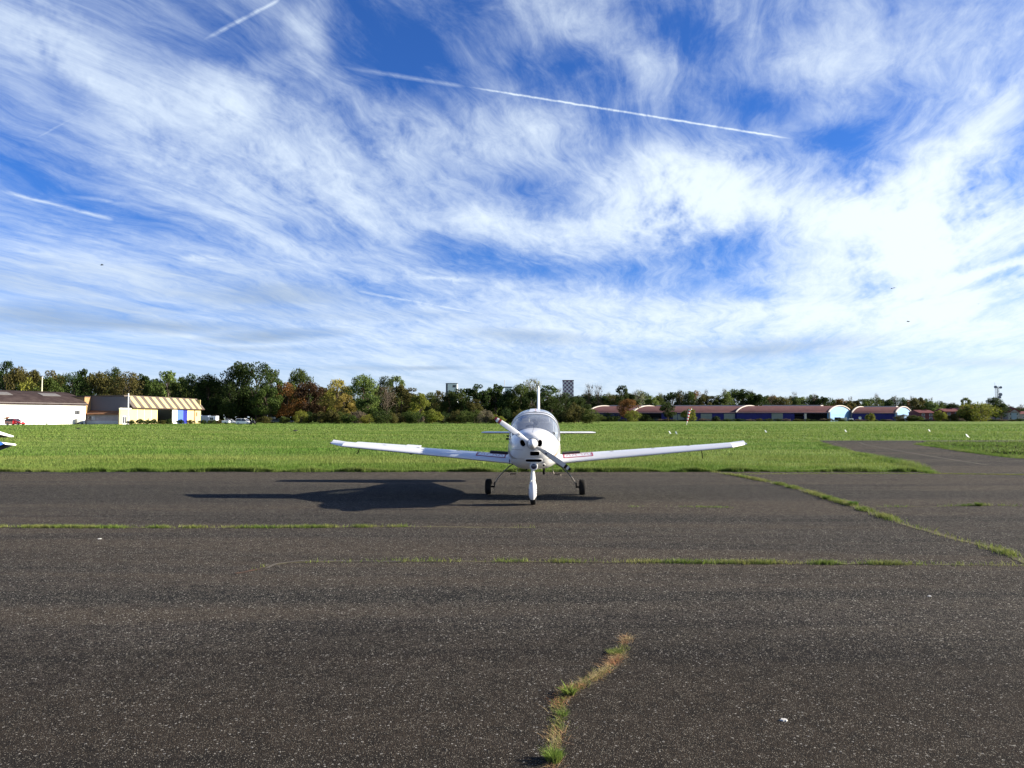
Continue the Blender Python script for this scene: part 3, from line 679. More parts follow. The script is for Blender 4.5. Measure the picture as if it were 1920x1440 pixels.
# wings
TOPF = lambda c: 0.60*(0.2969*math.sqrt(c)-0.1260*c-0.3516*c*c+0.2843*c**3-0.1015*c**4)/0.12
def wing_sec(s):
    """s: distance from centre line -> leading edge y, chord, z of chord line, thickness ratio, twist"""
    ch = 1.45-0.118*s if s < 4.72 else 1.45-0.118*4.72-(s-4.72)*1.2
    le = -1.02+0.035*s + (0 if s < 4.72 else (s-4.72)**1.0*1.10)
    z = 0.835+math.tan(math.radians(5.0))*s
    return le, max(ch, .12), z, 0.130-0.002*s, math.radians(-5.2+0.42*s)
def wpt(side, s, c, up, lift=0.0, dfl=0.0, hinge=.74):
    le, ch, z, t, tw = wing_sec(s)
    th = t*5/0.6*0.5*(0.2969*math.sqrt(max(c,0))-0.1260*c-0.3516*c*c+0.2843*c**3-0.1036*c**4)*1.2
    cam_ = 0.02*4*c*(1-c)
    zz_ = cam_ + (th if up else -th*0.8); yy = c
    if dfl and c > hinge:
        ca, sa = math.cos(dfl), math.sin(dfl); y2, z2 = yy-hinge, zz_
        yy = hinge + y2*ca - z2*sa*0; zz_ = z2 + y2*sa
    y = le + ch*(yy*math.cos(tw)+zz_*math.sin(tw)); zq = z + ch*(zz_*math.cos(tw)-(yy-.25)*math.sin(tw)) + lift*(1 if up else -1)
    if s > 4.62: zq += max(0, c-.55)*(s-4.62)*.26      # upswept rear corner of the tip
    return Vector((side*s, y, zq))
CC = [0, .006, .02, .05, .09, .15, .23, .33, .44, .55, .66, .74]
CT = [.74, .80, .87, .94, 1.0]
def sec(side, s, cs, dfl=0.0):
    return [wpt(side, s, c, True, 0, dfl) for c in cs[::-1]] + [wpt(side, s, c, False, 0, dfl) for c in (cs[1:] if cs[0] == 0 else cs)]
def wingbox(name, side, s0, s1, cs, dfl=0.0, m=M_WING, n=10, xs_=None):
    ss = xs_ if xs_ is not None else np.linspace(s0, s1, n)
    b = MB(); b.loft([sec(side, s, cs, dfl) for s in ss]); return b.build(name, m, None, smooth=True, angle=38)
for side in (-1, 1):
    w = wingbox('wing', side, .45, 4.72, CC, n=16, xs_=np.r_[np.linspace(.40, 4.72, 16)]); w.parent = air
    FC = CC[:-1]+CT
    tip_ = wingbox('wing_tip', side, 4.722, 5.14, FC, xs_=np.r_[4.722, 4.78, 4.88, 4.98, 5.08, 5.15, 5.20]); tip_.parent = w
    fl = wingbox('flap', side, .60, 2.92, CT, dfl=0); fl.parent = w
    if side < 0:
        wingbox('aileron', side, 3.32, 4.56, CT, dfl=math.radians(11)).parent = w
        wingbox('aileron_tab', side, 2.935, 3.30, CT, dfl=math.radians(15)).parent = w
        wingbox('trailing_edge', side, 4.575, 4.718, CT, dfl=math.radians(2)).parent = w
    else:
        wingbox('aileron', side, 2.935, 4.56, CT, dfl=math.radians(-8)).parent = w
        wingbox('trailing_edge', side, 4.575, 4.718, CT).parent = w
    # marking: red outlined warning box with slanting strokes
    def wpatch(corners, m, name, lift=.004, n=6):
        (s0, c0), (s1, c1), (s2, c2), (s3, c3) = corners; b = MB(); rows = []
        for i in range(n+1):
            t = i/n; A_ = (s0+(s3-s0)*t, c0+(c3-c0)*t); B_ = (s1+(s2-s1)*t, c1+(c2-c1)*t)
            rows.append([wpt(side, A_[0], A_[1], True, lift), wpt(side, B_[0], B_[1], True, lift)])
        b.loft(rows, caps=False, closed=False); return b
    s0, s1, c0, c1 = .70, 1.42, .10, .44
    b = MB()
    for crn in [((s0,c0),(s0,c0+.035),(s1,c0+.035),(s1,c0)), ((s0,c1-.035),(s0,c1),(s1,c1),(s1,c1-.035)),
                ((s0,c0),(s0+.03,c0),(s0+.03,c1),(s0,c1)), ((s1-.03,c0),(s1,c0),(s1,c1),(s1-.03,c1))]:
        q = wpatch(crn, None, ''); b.add(q.v, q.f)
    for k in range(9):
        sx = s0+.07+k*.072
        if k == 4: continue
        q = wpatch(((sx,c0+.09),(sx+.012,c0+.09),(sx+.055,c1-.09),(sx+.043,c1-.09)) if k % 2 == 0 else ((sx+.03,c0+.09),(sx+.042,c0+.09),(sx+.012,c1-.09),(sx,c1-.09)), None, '')
        b.add(q.v, q.f)
    mk = b.build('no_step_marking', M_BOX, w)
    rows = [[wpt(side, s_q, c_q, True, l_q) for c_q, l_q in ((.46,.002),(.47,.035),(.60,.045),(.73,.055),(.735,.002))] for s_q in np.linspace(.68, 1.12, 8)]
    b = MB(); b.loft(rows); b.build('walkway_strip', mat('grip_black', (0.02,.02,.022), .95, .15) if side < 0 else mat('grip_black', (0.02,.02,.022)), w)
    b = MB(); q = wpatch(((.50,.0),(.50,.98),(.53,.98),(.53,.0)), None, '', .006, 12)
    # rubber root seal following the wing root
    rows = [[wpt(side, .575, c, True, .006), wpt(side, .600, c, True, .006)] for c in CC[::-1]] + [[wpt(side, .575, c, False, .006), wpt(side, .600, c, False, .006)] for c in CC[1:]]
    b = MB(); b.loft(rows, caps=False, closed=False); b.build('root_seal', M_NAVY if side < 0 else M_SEAM, w)
    for ss in (1.9, 2.9, 3.75):      # inspection panels and fuel cap
        b = MB(); b.loft([[wpt(side, ss+.05*math.cos(a), .42+.035*math.sin(a), True, .004) for a in np.linspace(0, 2*PI, 13)[:-1]], [wpt(side, ss+.044*math.cos(a), .42+.030*math.sin(a), True, .006) for a in np.linspace(0, 2*PI, 13)[:-1]]])
        b.build('access_cap', M_SEAM, w)
    b = MB(); p0 = wpt(side, 5.17, .10, True); b.tube([p0+Vector((0,-.07,-.01)), p0+Vector((side*.01,0,-.01)), p0+Vector((side*.015,.06,-.01))], [.012,.022,.012], 8)
    b.build('navigation_light', mat('nav_red', (.06,.01,.015), .2, .5) if side < 0 else mat('nav_clear', (.55,.60,.58), .15, .5), w, smooth=True)
b = MB(); p0 = wpt(-1, 4.35, .30, False); b.tube([p0, p0+Vector((-.03,-.05,-.12)), p0+Vector((-.03,-.14,-.14))], .013, 6); b.build('pitot_tube', M_VOID, air)
b = MB(); p0 = wpt(1, 4.05, .35, False); b.tube([p0, p0+Vector((.03,.02,-.22))], .010, 6); b.build('tie_down_rope', M_VOID, air)
b = MB(); p0 = wpt(-1, 3.0, .02, False); b.box(p0+Vector((0,.02,-.01)), (.06,.03,.03)); b.build('stall_vane', M_VOID, air)

# tail
def tailplane():
    b = MB()
    for side in (-1, 1): pass
    R_ = []
    for s in [-1.77,-1.73,-1.65,-1.2,-.6,0,.6,1.2,1.65,1.73,1.77]:
        k = abs(s); ch = .92-.16*k; tt = .072 if k < 1.68 else .045; le = 3.70+.10*k
        if k > 1.7: ch *= .72; le += .08
        r = []
        for c in (1,.8,.55,.3,.12,.03,0): r.append((s, le+ch*c, 1.475+tt*math.sqrt(max(c*(1-c), 0))*(2.0 if c < .5 else 1.6)*.55))
        for c in (.03,.12,.3,.55,.8): r.append((s, le+ch*c, 1.475-tt*math.sqrt(c*(1-c))*(2.0 if c < .5 else 1.6)*.55))
        R_.append(r)
    b.loft(R_); return b
tp = tailplane().build('tailplane', M_WING, air, smooth=True, angle=40)
R_ = []
for z, le, ch, t in [(1.50,3.10,1.55,.12),(1.75,3.45,1.25,.11),(2.2,3.75,1.0,.10),(2.7,3.98,.80,.085),(2.88,4.08,.70,.055),(2.93,4.16,.55,.03)]:
    R_.append([(t/2*math.sqrt(max(c*(1-c),0))*2*(1 if c < .5 else .9), le+ch*c, z) for c in (1,.8,.55,.3,.12,.03,0)] + [(-t/2*math.sqrt(c*(1-c))*2, le+ch*c, z) for c in (.03,.12,.3,.55,.8)])
b = MB(); b.loft(R_); b.build('tail_fin', M_WING, air, smooth=True, angle=40)

# spinner and propeller
HUB = Vector((0.012, -2.80, 1.372))
b = MB(); prof = [(-2.60,.112),(-2.70,.112),(-2.76,.109),(-2.84,.098),(-2.92,.077),(-2.99,.047),(-3.02,.016)]
b.loft([[(HUB.x+r*math.cos(a), y, HUB.z+r*math.sin(a)) for a in np.linspace(0, 2*PI, 33)[:-1]] for y, r in prof]); spn = b.build('spinner', M_WHITE, air, smooth=True, angle=60)
b = MB(); b.loft([[(HUB.x+r*math.cos(a), y, HUB.z+r*math.sin(a)) for a in np.linspace(0, 2*PI, 33)[:-1]] for y, r in [(-2.60,.122),(-2.640,.122),(-2.640,.114)]]); b.build('spinner_ring', M_SEAM, spn)
pr = empty('propeller', (0,0,0), None, None); pr.parent = air
ANG = math.radians(34.2)
def blade(sgn):
    d = Vector((math.cos(ANG)*sgn, 0, -math.sin(ANG)*sgn)); n_ = Vector((0,-1,0)); w_ = d.cross(n_)   # width direction
    st = [(.075,.050,.046,52),(.20,.072,.038,44),(.32,.110,.028,34),(.48,.126,.020,26),(.65,.122,.015,20),(.82,.108,.011,16),(.92,.092,.009,14),(.965,.070,.007,13),(.985,.035,.004,13)]
    def ring(r, w, t, pit):
        a = math.radians(pit)*1.0; cw = w_*math.cos(a)+n_*math.sin(a)*-1; nn = n_*math.cos(a)+w_*math.sin(a)
        P = HUB+Vector((0,.035,0))+d*r
        return [P+cw*(w*(.5-u))+nn*(t*v) for u, v in [(0,0),(.06,.35),(.25,.55),(.5,.5),(.8,.25),(1,0),(.8,-.2),(.5,-.35),(.25,-.35),(.06,-.2)]]
    tab = [(s[0],)+s[1:] for s in st]
    def rings(r0, r1):
        rs = sorted(set([r0, r1]+[s[0] for s in st if r0 < s[0] < r1])); return [ring(r, *interp(tab, r)) for r in rs]
    bm_ = 'propeller_blade'
    b = MB(); b.loft(rings(.075, .83)); bl = b.build(bm_, M_WHITE, pr, smooth=True, angle=60)
    seg = [(.83,.885,0),(.885,.935,1),(.935,.985,0)]
    cols = [M_RED if sgn < 0 else mat('band_black', (.02,.012,.014), .4), M_WHITE]
    for a0, a1, ci in seg:
        b = MB(); b.loft(rings(a0+.0005, a1-.0005)); b.build('tip_band', cols[ci], bl, smooth=True, angle=60)
    # maker's badge: small ring and bar
    for (rr, lift) in ((.36, .017),):
        P = HUB+Vector((0,.035,0))+d*rr; a = math.radians(32); cw = w_*math.cos(a)-n_*math.sin(a); nn = n_*math.cos(a)+w_*math.sin(a)
        b = MB(); ringp = [P+nn*lift+(d*math.cos(q)*.026+cw*math.sin(q)*.020) for q in np.linspace(0, 2*PI, 17)]
        if sgn < 0: b.tube(ringp, .004, 5, caps=False); b.tube([P+nn*lift-d*.014, P+nn*lift+d*.014], .004, 5)
        else: b.add([P+nn*(lift+.001)]+ringp[:-1], [(0, i+1, (i+1) % 16+1) for i in range(16)])
        b.build('badge', M_NAVY if sgn > 0 else M_SEAT, bl)
    # dark erosion strip on the leading edge
    rows = []
    for r in np.linspace(.30, .82, 12):
        q = ring(r, *interp(tab, r)); e = q[5] if True else q[0]; n0 = (q[5]-q[4]).normalized()
        rows.append([q[5]+Vector((0,-.004,0)), q[5].lerp(q[4], .28)+Vector((0,-.004,0))] if sgn < 0 else [q[0]+Vector((0,-.004,0)), q[0].lerp(q[2], .28)+Vector((0,-.004,0))])
    b = MB(); b.loft(rows, caps=False, closed=False); b.build('leading_edge_strip', M_DASH, bl)
blade(1); blade(-1)

# landing gear
def wheel(loc, r, w, name='wheel', parent=None):
    wl_ = empty(name, loc, None, None); wl_.parent = parent or air
    b = MB(); pr_ = [(-.30,.60),(-.46,.72),(-.5,.86),(-.42,.96),(-.18,1.0),(.18,1.0),(.42,.96),(.5,.86),(.46,.72),(.30,.60)]
    b.loft([[(u*w, r*v*math.cos(a), r*v*math.sin(a)) for a in np.linspace(0, 2*PI, 29)[:-1]] for u, v in pr_]); b.build('tyre', M_RUB, wl_, smooth=True, angle=50)
    b = MB(); b.loft([[(u*w, r*v*math.cos(a), r*v*math.sin(a)) for a in np.linspace(0, 2*PI, 21)[:-1]] for u, v in [(-.34,.30),(-.31,.58),(.31,.58),(.34,.30)]]); b.build('rim', mat('rim_grey', (.25,.25,.26), .5, .4), wl_)
    return wl_
for s_ in (-1, 1):
    wheel((s_*1.185, 0, .192), .192, .155)
    b = MB(); pts = [(s_*.50,-.08,.80),(s_*.66,-.07,.70),(s_*.82,-.05,.55),(s_*.95,-.03,.40),(s_*1.02,-.01,.27),(s_*1.035,0,.19)]
    b.tube(pts, [.017,.015,.014,.013,.013,.016], 8); b.build('gear_leg', M_STEEL, air, smooth=True)
    b = MB(); b.tube([(s_*1.02,0,.19),(s_*1.24,0,.19)], .022, 8); b.box((s_*1.035,.02,.24),(.03,.07,.12)); b.build('axle', M_VOID, air)
    b = MB(); x0, x1 = s_*.47, s_*.545; zf = .50
    b.tube([(s_*.40,.10,.79),(s_*.47,.12,zf+.02),(s_*.50,.12,zf),(s_*.63,.12,zf),(s_*.655,.14,zf-.03)], .010, 6); st_ = b.build('entry_step', mat('step_tube', (.42,.36,.28), .5, .4), air, smooth=True)
    b = MB(); b.box((s_*.565,.12,zf+.004), (.15,.09,.016)); b.build('tread', M_VOID, st_)
# nose leg with its fairing
NX, NY = 0.0, -2.14
nw = wheel((NX+.01, NY, .172), .172, .125, 'nose_wheel')
b = MB()
def oring(cx_, cy_, z, rx, ry, n=20, e=2.2): return [(cx_+rx*math.copysign(abs(math.cos(a))**(2/e), math.cos(a)), cy_+ry*math.copysign(abs(math.sin(a))**(2/e), math.sin(a)), z) for a in np.linspace(0, 2*PI, n+1)[:-1]]
b.loft([oring(NX, NY+.03, z, rx, ry) for z, rx, ry in [(.85,.035,.06),(.74,.040,.07),(.66,.052,.085),(.58,.060,.095),(.53,.058,.10),(.50,.050,.10)]]); b.build('leg_fairing', M_WHITE, air, smooth=True, angle=50)
b = MB()
b.loft([oring(NX, NY, z, rx, ry, e=2.6) for z, rx, ry in [(.565,.030,.05),(.545,.045,.10),(.50,.066,.15),(.44,.083,.19),(.36,.090,.22),(.28,.092,.235),(.20,.086,.235),(.155,.070,.225),(.13,.055,.21)]]); wf = b.build('wheel_fairing', M_WHITE, air, smooth=True, angle=50)
b = MB(); b.tube([(NX,NY-.02,.82),(NX,NY-.07,.54)], .016, 8); b.tube([(NX-.055,NY-.14,.46),(NX-.03,NY-.10,.55)], .012, 6); b.build('leg_strut', M_WHITE, air, smooth=True)
for s_ in (-1, 1):      # fairing vents and fasteners
    for k in range(3):
      b = MB(); b.box((NX+s_*.070, NY-.140, .255+.045*k), (.040, .05, .010), M=Matrix.Rotation(s_*.75, 3, 'Z')@Matrix.Rotation(s_*-.35, 3, 'Y')); b.build('fairing_vent', M_NAVY, wf)
    b = MB(); b.box((NX+s_*.058, NY-.135, .475), (.018,.03,.018)); b.build('fastener', M_NAVY, wf)
b = MB(); b.tube([(.245,-1.95,.80),(.245,-1.92,.655)], .026, 10); b.build('exhaust_pipe', M_VOID, air, smooth=True)
b = MB(); b.tube([(-.14,-1.95,.79),(-.15,-1.94,.75)], .016, 8); b.build('drain_pipe', M_VOID, air)
b = MB(); b.tube([(-.60,-1.0,1.49),(-.66,-1.0,1.50)], .016, 8); b.build('fuel_vent', M_VOID, air)
b = MB(); b.tube([(-.62,-.8,1.42),(-.69,-.8,1.42)], .022, 8); b.build('vent_scoop', M_VOID, air)

# ------------------------------------------------------------------ second aircraft, only its tips reach into the picture
ac2 = empty('parked_aircraft', (gnd(-300, 905).x, 24.5, 0.0), 'blue and white aircraft whose pointed wing and tail tips reach in at the left edge', 'airplane')
def atl(px, py, Y): return at(px, py, Y)-Vector(ac2.location)
m_under = mat('dark_underside', (.10, .095, .09), .6, .3); m_blue = mat('blue_paint', (.012, .060, .22), .3, .5, coat=.3)  # undersides get a darker grey than the upper surfaces
def fin_tip(name, pts_top, m1, pts_bot, m2, t=.03):
    b = MB(); b.prism(pts_top, (0, .02, .0)); return b
# tailplane tip: slab running left out of the frame, seen from below its rear edge
def slab(name, TL, TR, chord, thick_l, m_top, m_bot, drop):
    """tapering surface from root (TL) to tip (TR); leading edge at the camera side"""
    b = MB(); dv = Vector((0, chord, drop))
    tl_, tr_ = Vector(TL), Vector(TR)
    R_ = [[tl_, tl_+dv*.5+Vector((0,0,thick_l*.55)), tl_+dv, tl_+dv*.5-Vector((0,0,thick_l*.45))], [tr_, tr_+dv*.06+Vector((0,0,.01)), tr_+dv*.12, tr_+dv*.06-Vector((0,0,.01))]]
    n0 = len(b.v); b.loft(R_); b.mi = [1 if i in (2, 3) else 0 for i in range(len(b.f))]
    return b.build(name, [m_top, m_bot], ac2)
Y2 = 24.0
b = MB(); q = [atl(-60,787.5,Y2-1.4), atl(-60,800,Y2-1.4), atl(0,814.5,Y2+.3), atl(20,819.5,Y2+.9), atl(26,819.0,Y2+1.05), atl(25,817,Y2+1.05), atl(0,809,Y2+.3)]
b.prism(q, (-.55,.55,0)); b.build('tailplane', mat('tail_white', (.8,.8,.78), .35, .5), ac2)
b = MB(); q = [atl(-60,801,Y2+.1), atl(-60,818,Y2+.5), atl(0,820.5,Y2+.5), atl(17,819.8,Y2+.2), atl(0,815,Y2+.1)]
b.prism(q, (-.30,.30,0)); b.build('tailplane_underside', m_under, ac2)
b = MB(); q = [atl(-60,812,Y2-2.6), atl(-60,858,Y2-2.6), atl(0,835.8,Y2-1.15), atl(8,832.3,Y2-1), atl(5,829.5,Y2-1), atl(0,828,Y2-1.15)]
b.prism(q, (-.36,.35,0)); b.build('wing_panel', m_blue, ac2)
b = MB(); q = [atl(3,829.0,Y2-1.1), atl(10,833.2,Y2-.95), atl(29,835.2,Y2-.35), atl(31,834,Y2-.3), atl(29,832.2,Y2-.35)]
b.prism(q, (-.36,.35,0)); b.build('wing_tip', mat('tail_white', (.8,.8,.78)), ac2)
b = MB(); q = [atl(-60,868,Y2-.9), atl(0,844.5,Y2-.9), atl(14,839.5,Y2-.9), atl(26,835.5,Y2-.9), atl(10,833,Y2-.9), atl(0,836.5,Y2-.9), atl(-60,859,Y2-.9)]
b.prism(q, (-.5,.5,0)); b.build('wing_underside', m_under, ac2)
# the rest of it stands outside the frame
b = MB(); b.loft([oring(-1.2+0, 0, z, rx, ry) for z, rx, ry in [(.5,.3,2.2),(.8,.5,3.0),(1.2,.5,3.2),(1.5,.3,2.4)]]); fz = b.build('fuselage', m_blue, ac2, smooth=True)
fz.location = (-2.2, 0, 0)
for y in (-1.2, .6):
    w2 = wheel((-3.4, y, .2), .2, .14, 'wheel', ac2)

# ------------------------------------------------------------------ white hangar (left edge)
def seg3(px0, Y0, px1, Y1):
    a = at(px0, 784, Y0); c = at(px1, 784, Y1); a.z = 0; c.z = 0; return a, c
def wallbox(b, A, B, s0, s1, z0, z1, out, th=.25, mi=0):
    """box on the line A->B between distances s0,s1; out: offset along outward normal"""
    d = (B-A).normalized(); n_ = Vector((d.y, -d.x, 0))
    c = A+d*((s0+s1)/2)+n_*(out-th/2); c.z = (z0+z1)/2
    M = Matrix((d, n_, Vector((0,0,1)))).transposed()
    return b.box(c, (s1-s0, th, z1-z0), M=M)
m_wwall = mat('hangar_white', (.82,.81,.78), .75, .2, var=.06, vscale=.4)
m_brownroof = mat('roof_brown', (.038,.028,.028), .95, .02, var=.5, vscale=.5, base2=(.058,.044,.042))
m_translu = mat('roof_light_sheet', (.16,.15,.14), .6, .3, var=.2)
m_win = mat('window_dark', (.03,.035,.045), .15, .6); m_frame = mat('frame_grey', (.35,.35,.34), .6, .3)
PA, PB = seg3(-60, 192.5, 160, 222); dW = (PB-PA).normalized(); nW = Vector((dW.y, -dW.x, 0)); LW = (PB-PA).length
wh = empty('white_hangar', (PA+PB)/2, 'long white walled hangar with a dark brown curved roof at the left edge', 'hangar')
def inw(b, name, m, parent, **k):
    off = Vector(parent.location) if parent.parent is None else Vector(parent.parent.location)
    root = parent if parent.parent is None else parent.parent
    b.v = [tuple(Vector(v)-Vector(root.location)) for v in b.v]; return b.build(name, m, parent, **k)
b = MB(); wallbox(b, PA, PB, -60, LW, 0, 6.15, 0, .4); hw = inw(b, 'wall', m_wwall, wh)
b = MB(); W_ = 30; d3 = dW
a0 = PB-nW*.0; 
q = [PB-d3*.2+Vector((0,0,0)), PB-d3*.2-nW*W_, PB-d3*.2-nW*W_+Vector((0,0,6.1)), PB-d3*.2-nW*W_/2+Vector((0,0,10.2)), PB-d3*.2+Vector((0,0,6.1))]
b.prism([p-nW*.42 if i in (0,4) else p for i, p in enumerate(q)], -d3*.35); inw(b, 'gable_wall', m_wwall, wh)
b = MB(); rows = []
for k in range(13):
    u = k/12; x = u*W_; z = 6.15+4.2*math.sin(PI*u)**.75; p0 = PB+d3*.5-nW*(x-.5)+Vector((0,0,z)); rows.append([p0, p0-d3*(LW+60)])
rr = [r+[r[1]-Vector((0,0,.25)), r[0]-Vector((0,0,.25))] for r in rows]; b.loft(rr); inw(b, 'roof', m_brownroof, wh, smooth=True)
b = MB(); wallbox(b, PA, PB, -60, LW+.3, 6.12, 6.42, .18, .15); inw(b, 'eaves_gutter', mat('gutter_grey', (.30,.28,.27), .6), wh)
def roofpatch(s0, s1, u0, u1):
    b = MB(); rows = []
    for k in range(5):
        u = u0+(u1-u0)*k/4; z = 6.15+4.2*math.sin(PI*u)**.75+.06; p0 = PA-nW*(u*W_-.5)+Vector((0,0,z)); rows.append([p0+d3*s0, p0+d3*s1, p0+d3*s1+Vector((0,0,.05)), p0+d3*s0+Vector((0,0,.05))])
    b.loft(rows); inw(b, 'roof_light', m_translu, wh)
roofpatch(LW-26, LW-19, .16, .26); roofpatch(LW-10.5, LW-5, .16, .26)
for (s, w, z0, z1) in [(LW-2.6, 1.6, 3.0, 4.3)]:
    b = MB(); wallbox(b, PA, PB, s-w/2, s+w/2, z0, z1, .06, .2); wn = inw(b, 'window', m_frame, wh)
    for k in range(3):
        b = MB(); wallbox(b, PA, PB, s-w/2+.08+k*.5, s-w/2+.50+k*.5, z0+.1, z1-.1, .09, .1); inw(b, 'pane', m_win, wn)
b = MB(); wallbox(b, PA, PB, LW-3.4, LW-1.6, .35, 1.7, 1.3, 1.0)
cg = empty('air_conditioner', PB-d3*2.5+nW*1.0, 'grey boxed machine on small wheels in front of the right end of the white hangar', 'machine')
inw(b, 'casing', mat('machine_grey', (.32,.34,.30), .6, .3, var=.3), cg)
for k in (-.7, .7):
    b = MB(); p = PB-d3*(2.5+k)+nW*1.35; b.tube([p+Vector((0,0,.2))-nW*.1, p+Vector((0,0,.2))+nW*.1], .22, 10); inw(b, 'wheel', M_RUB, cg)
props(strip([PA+nW*3.2-d3*30, PB+nW*3.5, PB+nW*4+d3*30], 2.6, .012).build('service_road', mat('concrete_pale', (.26,.24,.21), .9, .1, var=.3)), 'pale concrete strip in front of the left hangars', None, None, 'structure')

# ------------------------------------------------------------------ brown linked building
Yb = 224.0
bb = empty('brown_building', at(195, 784, Yb).xy.to_3d(), 'low brown roofed building joining the white and the striped hangars', 'building')
m_or = mat('orange_tile', (.25,.13,.07), .85, .15, var=.35, vscale=.8); m_brick = mat('tan_brick', (.36,.22,.11), .9, .1, var=.25, vscale=3)
m_dkroof = mat('dark_tile', (.030,.017,.012), .95, .0, var=.4, vscale=.7, base2=(.05,.032,.030)); m_bw = mat('grey_blue_wall', (.34,.33,.36), .8, .2, var=.2, vscale=.6)
m_low = mat('pale_blue_panel', (.40,.46,.50), .7, .3, var=.15)
def face(b, px0, px1, py0, py1, Y, depth=.3, back=0):
    """box whose front face spans the given picture rectangle at distance Y"""
    a = at(px0, py1, Y); c = at(px1, py0, Y); z0 = max(a.z, 0) if py1 < 795 else 0
    return b.box(((a.x+c.x)/2, Y+depth/2, (z0+c.z)/2), (c.x-a.x, depth, c.z-z0))
b = MB(); face(b, 158, 227, 774, 799, Yb, 9); bwall = inw(b, 'wall', m_bw, bb)
b = MB(); a, c = at(156, 776.5, Yb-.8), at(227, 775.5, Yb-.8); e_, f_ = at(170, 767.2, Yb+3), at(243, 766.5, Yb+3)
b.prism([a, c, f_, e_], (0,0,-.3)); inw(b, 'lower_roof', m_or, bb)
b = MB(); tz = at(160, 745.5, 229).z; b.box((-134.2-2.0, 224.6, tz/2), (4, 3.8, tz)); bk = inw(b, 'stair_tower', m_brick, bb)
b = MB(); b.box((-134.2-2.0, 224.6, tz+.12), (4.3, 4.1, .24)); inw(b, 'tower_coping', mat('coping_dark', (.08,.05,.04), .8), bb)
b = MB(); a, c = at(171, 767.5, Yb+2.8), at(243, 766.5, Yb+2.8); e_, f_ = at(174, 746.8, Yb+8), at(243, 743.0, Yb+8)
b.prism([a, c, f_, e_], (0,6,-.4)); inw(b, 'upper_roof', m_dkroof, bb)
b = MB(); face(b, 172, 243, 766, 800, Yb+4, 6); inw(b, 'rear_wall', m_bw, bb)
b = MB(); face(b, 161, 222, 789, 800, Yb-.5, .5); inw(b, 'base_panel', m_low, bb)
for (x0, x1, y0_, y1_) in [(164.5, 171, 779.5, 787.5), (172, 178, 780, 787.5)]:
    b = MB(); face(b, x0, x1, y0_, y1_, Yb-.1, .15); wn = inw(b, 'window', mat('frame_pale', (.55,.57,.62), .6), bb)
    b = MB(); face(b, x0+.8, x1-.8, y0_+.8, y1_-.8, Yb-.16, .1); inw(b, 'pane', m_win if x0 < 170 else m_low, wn)

# ------------------------------------------------------------------ striped hangar
Ax, Ay = at(244.5, 784, 225).x, 225.0; Bx, By = at(377, 784, 268).x, 268.0
A = Vector((Ax, Ay, 0)); B = Vector((Bx, By, 0)); dY = (B-A).normalized(); nY = Vector((dY.y, -dY.x, 0)); LY = (B-A).length
def sfor(px):
    m_ = (px-CX)/F     # solve A + d s with x/y = m
    return (A.x-m_*A.y)/(m_*dY.y-dY.x)
yh = empty('striped_hangar', (A+B)/2, 'cream walled hangar with a yellow and brown striped steep roof and blue sliding door', 'hangar')
m_cream = mat('cream_wall', (.52,.44,.22), .8, .2, var=.08, vscale=.5); m_white2 = mat('cream_white_panel', (.82,.79,.66), .7, .2, var=.05)
m_yel = mat('stripe_yellow', (.48,.39,.19), .7, .2, var=.12, vscale=.8); m_br = mat('stripe_brown', (.105,.085,.072), .75, .2, var=.15, vscale=.8)
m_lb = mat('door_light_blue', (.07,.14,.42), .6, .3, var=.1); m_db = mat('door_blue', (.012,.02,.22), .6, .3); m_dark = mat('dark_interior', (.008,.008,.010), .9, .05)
ZE = 5.3
doors = [(sfor(296), sfor(322.5))]
for (p0, p1, m_, nm, out) in [(244.5, 296, m_cream, 'wall', 0), (322.5, 332, m_white2, 'sliding_door', .25), (332, 343.5, m_lb, 'sliding_door', .15), (343.5, 351.5, m_db, 'sliding_door', 0.05), (351.5, 377, m_cream, 'wall', 0)]:
    b = MB(); wallbox(b, A, B, sfor(p0), sfor(p1), 0, ZE, out, .3)
    o_ = inw(b, nm, m_, yh)
    if nm == 'sliding_door': o_['label'] = {332: 'white sliding door leaf', 343.5: 'light blue sliding door leaf', 351.5: 'dark blue sliding door leaf'}[p1]
for px_ in (258, 271, 284):      # panel joints on the cream wall
    b = MB(); s = sfor(px_); wallbox(b, A, B, s-.06, s+.06, .2, ZE-.1, .05, .1); inw(b, 'pilaster', m_white2, yh)
b = MB(); wallbox(b, A, B, .1, LY-.1, 0, ZE, -18, .3); inw(b, 'back_wall', m_dark, yh)
b = MB(); 
for s in (.15, LY-.15): 
    b2 = MB(); c = A+dY*s-nY*9.15; b2.box(c+Vector((0,0,4.4)), (.3, 17.7, 8.8), M=Matrix((dY, nY, Vector((0,0,1)))).transposed()); inw(b2, 'end_wall', mat('end_wall_dark', (.10,.10,.12), .8) if s < 1 else m_cream, yh)
b = MB(); wallbox(b, A, B, .2, LY-.2, .002, .03, -.4, 17.4); inw(b, 'floor', m_dark, yh)
NS = 21; zt, setb, ovh = 9.0, 2.2, .9; s0_, s1_ = -1.2+1.0, LY+.9
for k in range(NS):
    sA, sB = s0_+(s1_-s0_)*k/NS, s0_+(s1_-s0_)*(k+1)/NS
    if k == 0: sA -= .01
    lo = nY*(ovh+(.04 if k % 2 else 0)); hi = -nY*(setb-(.04 if k % 2 else 0))
    q = [A+dY*sA+lo+Vector((0,0,ZE)), A+dY*sB+lo+Vector((0,0,ZE)), A+dY*sB+hi+Vector((0,0,zt)), A+dY*sA+hi+Vector((0,0,zt))]
    b = MB(); b.prism(q, (-nY*.25)); inw(b, 'roof_panel', m_yel if k % 2 else m_br, yh)
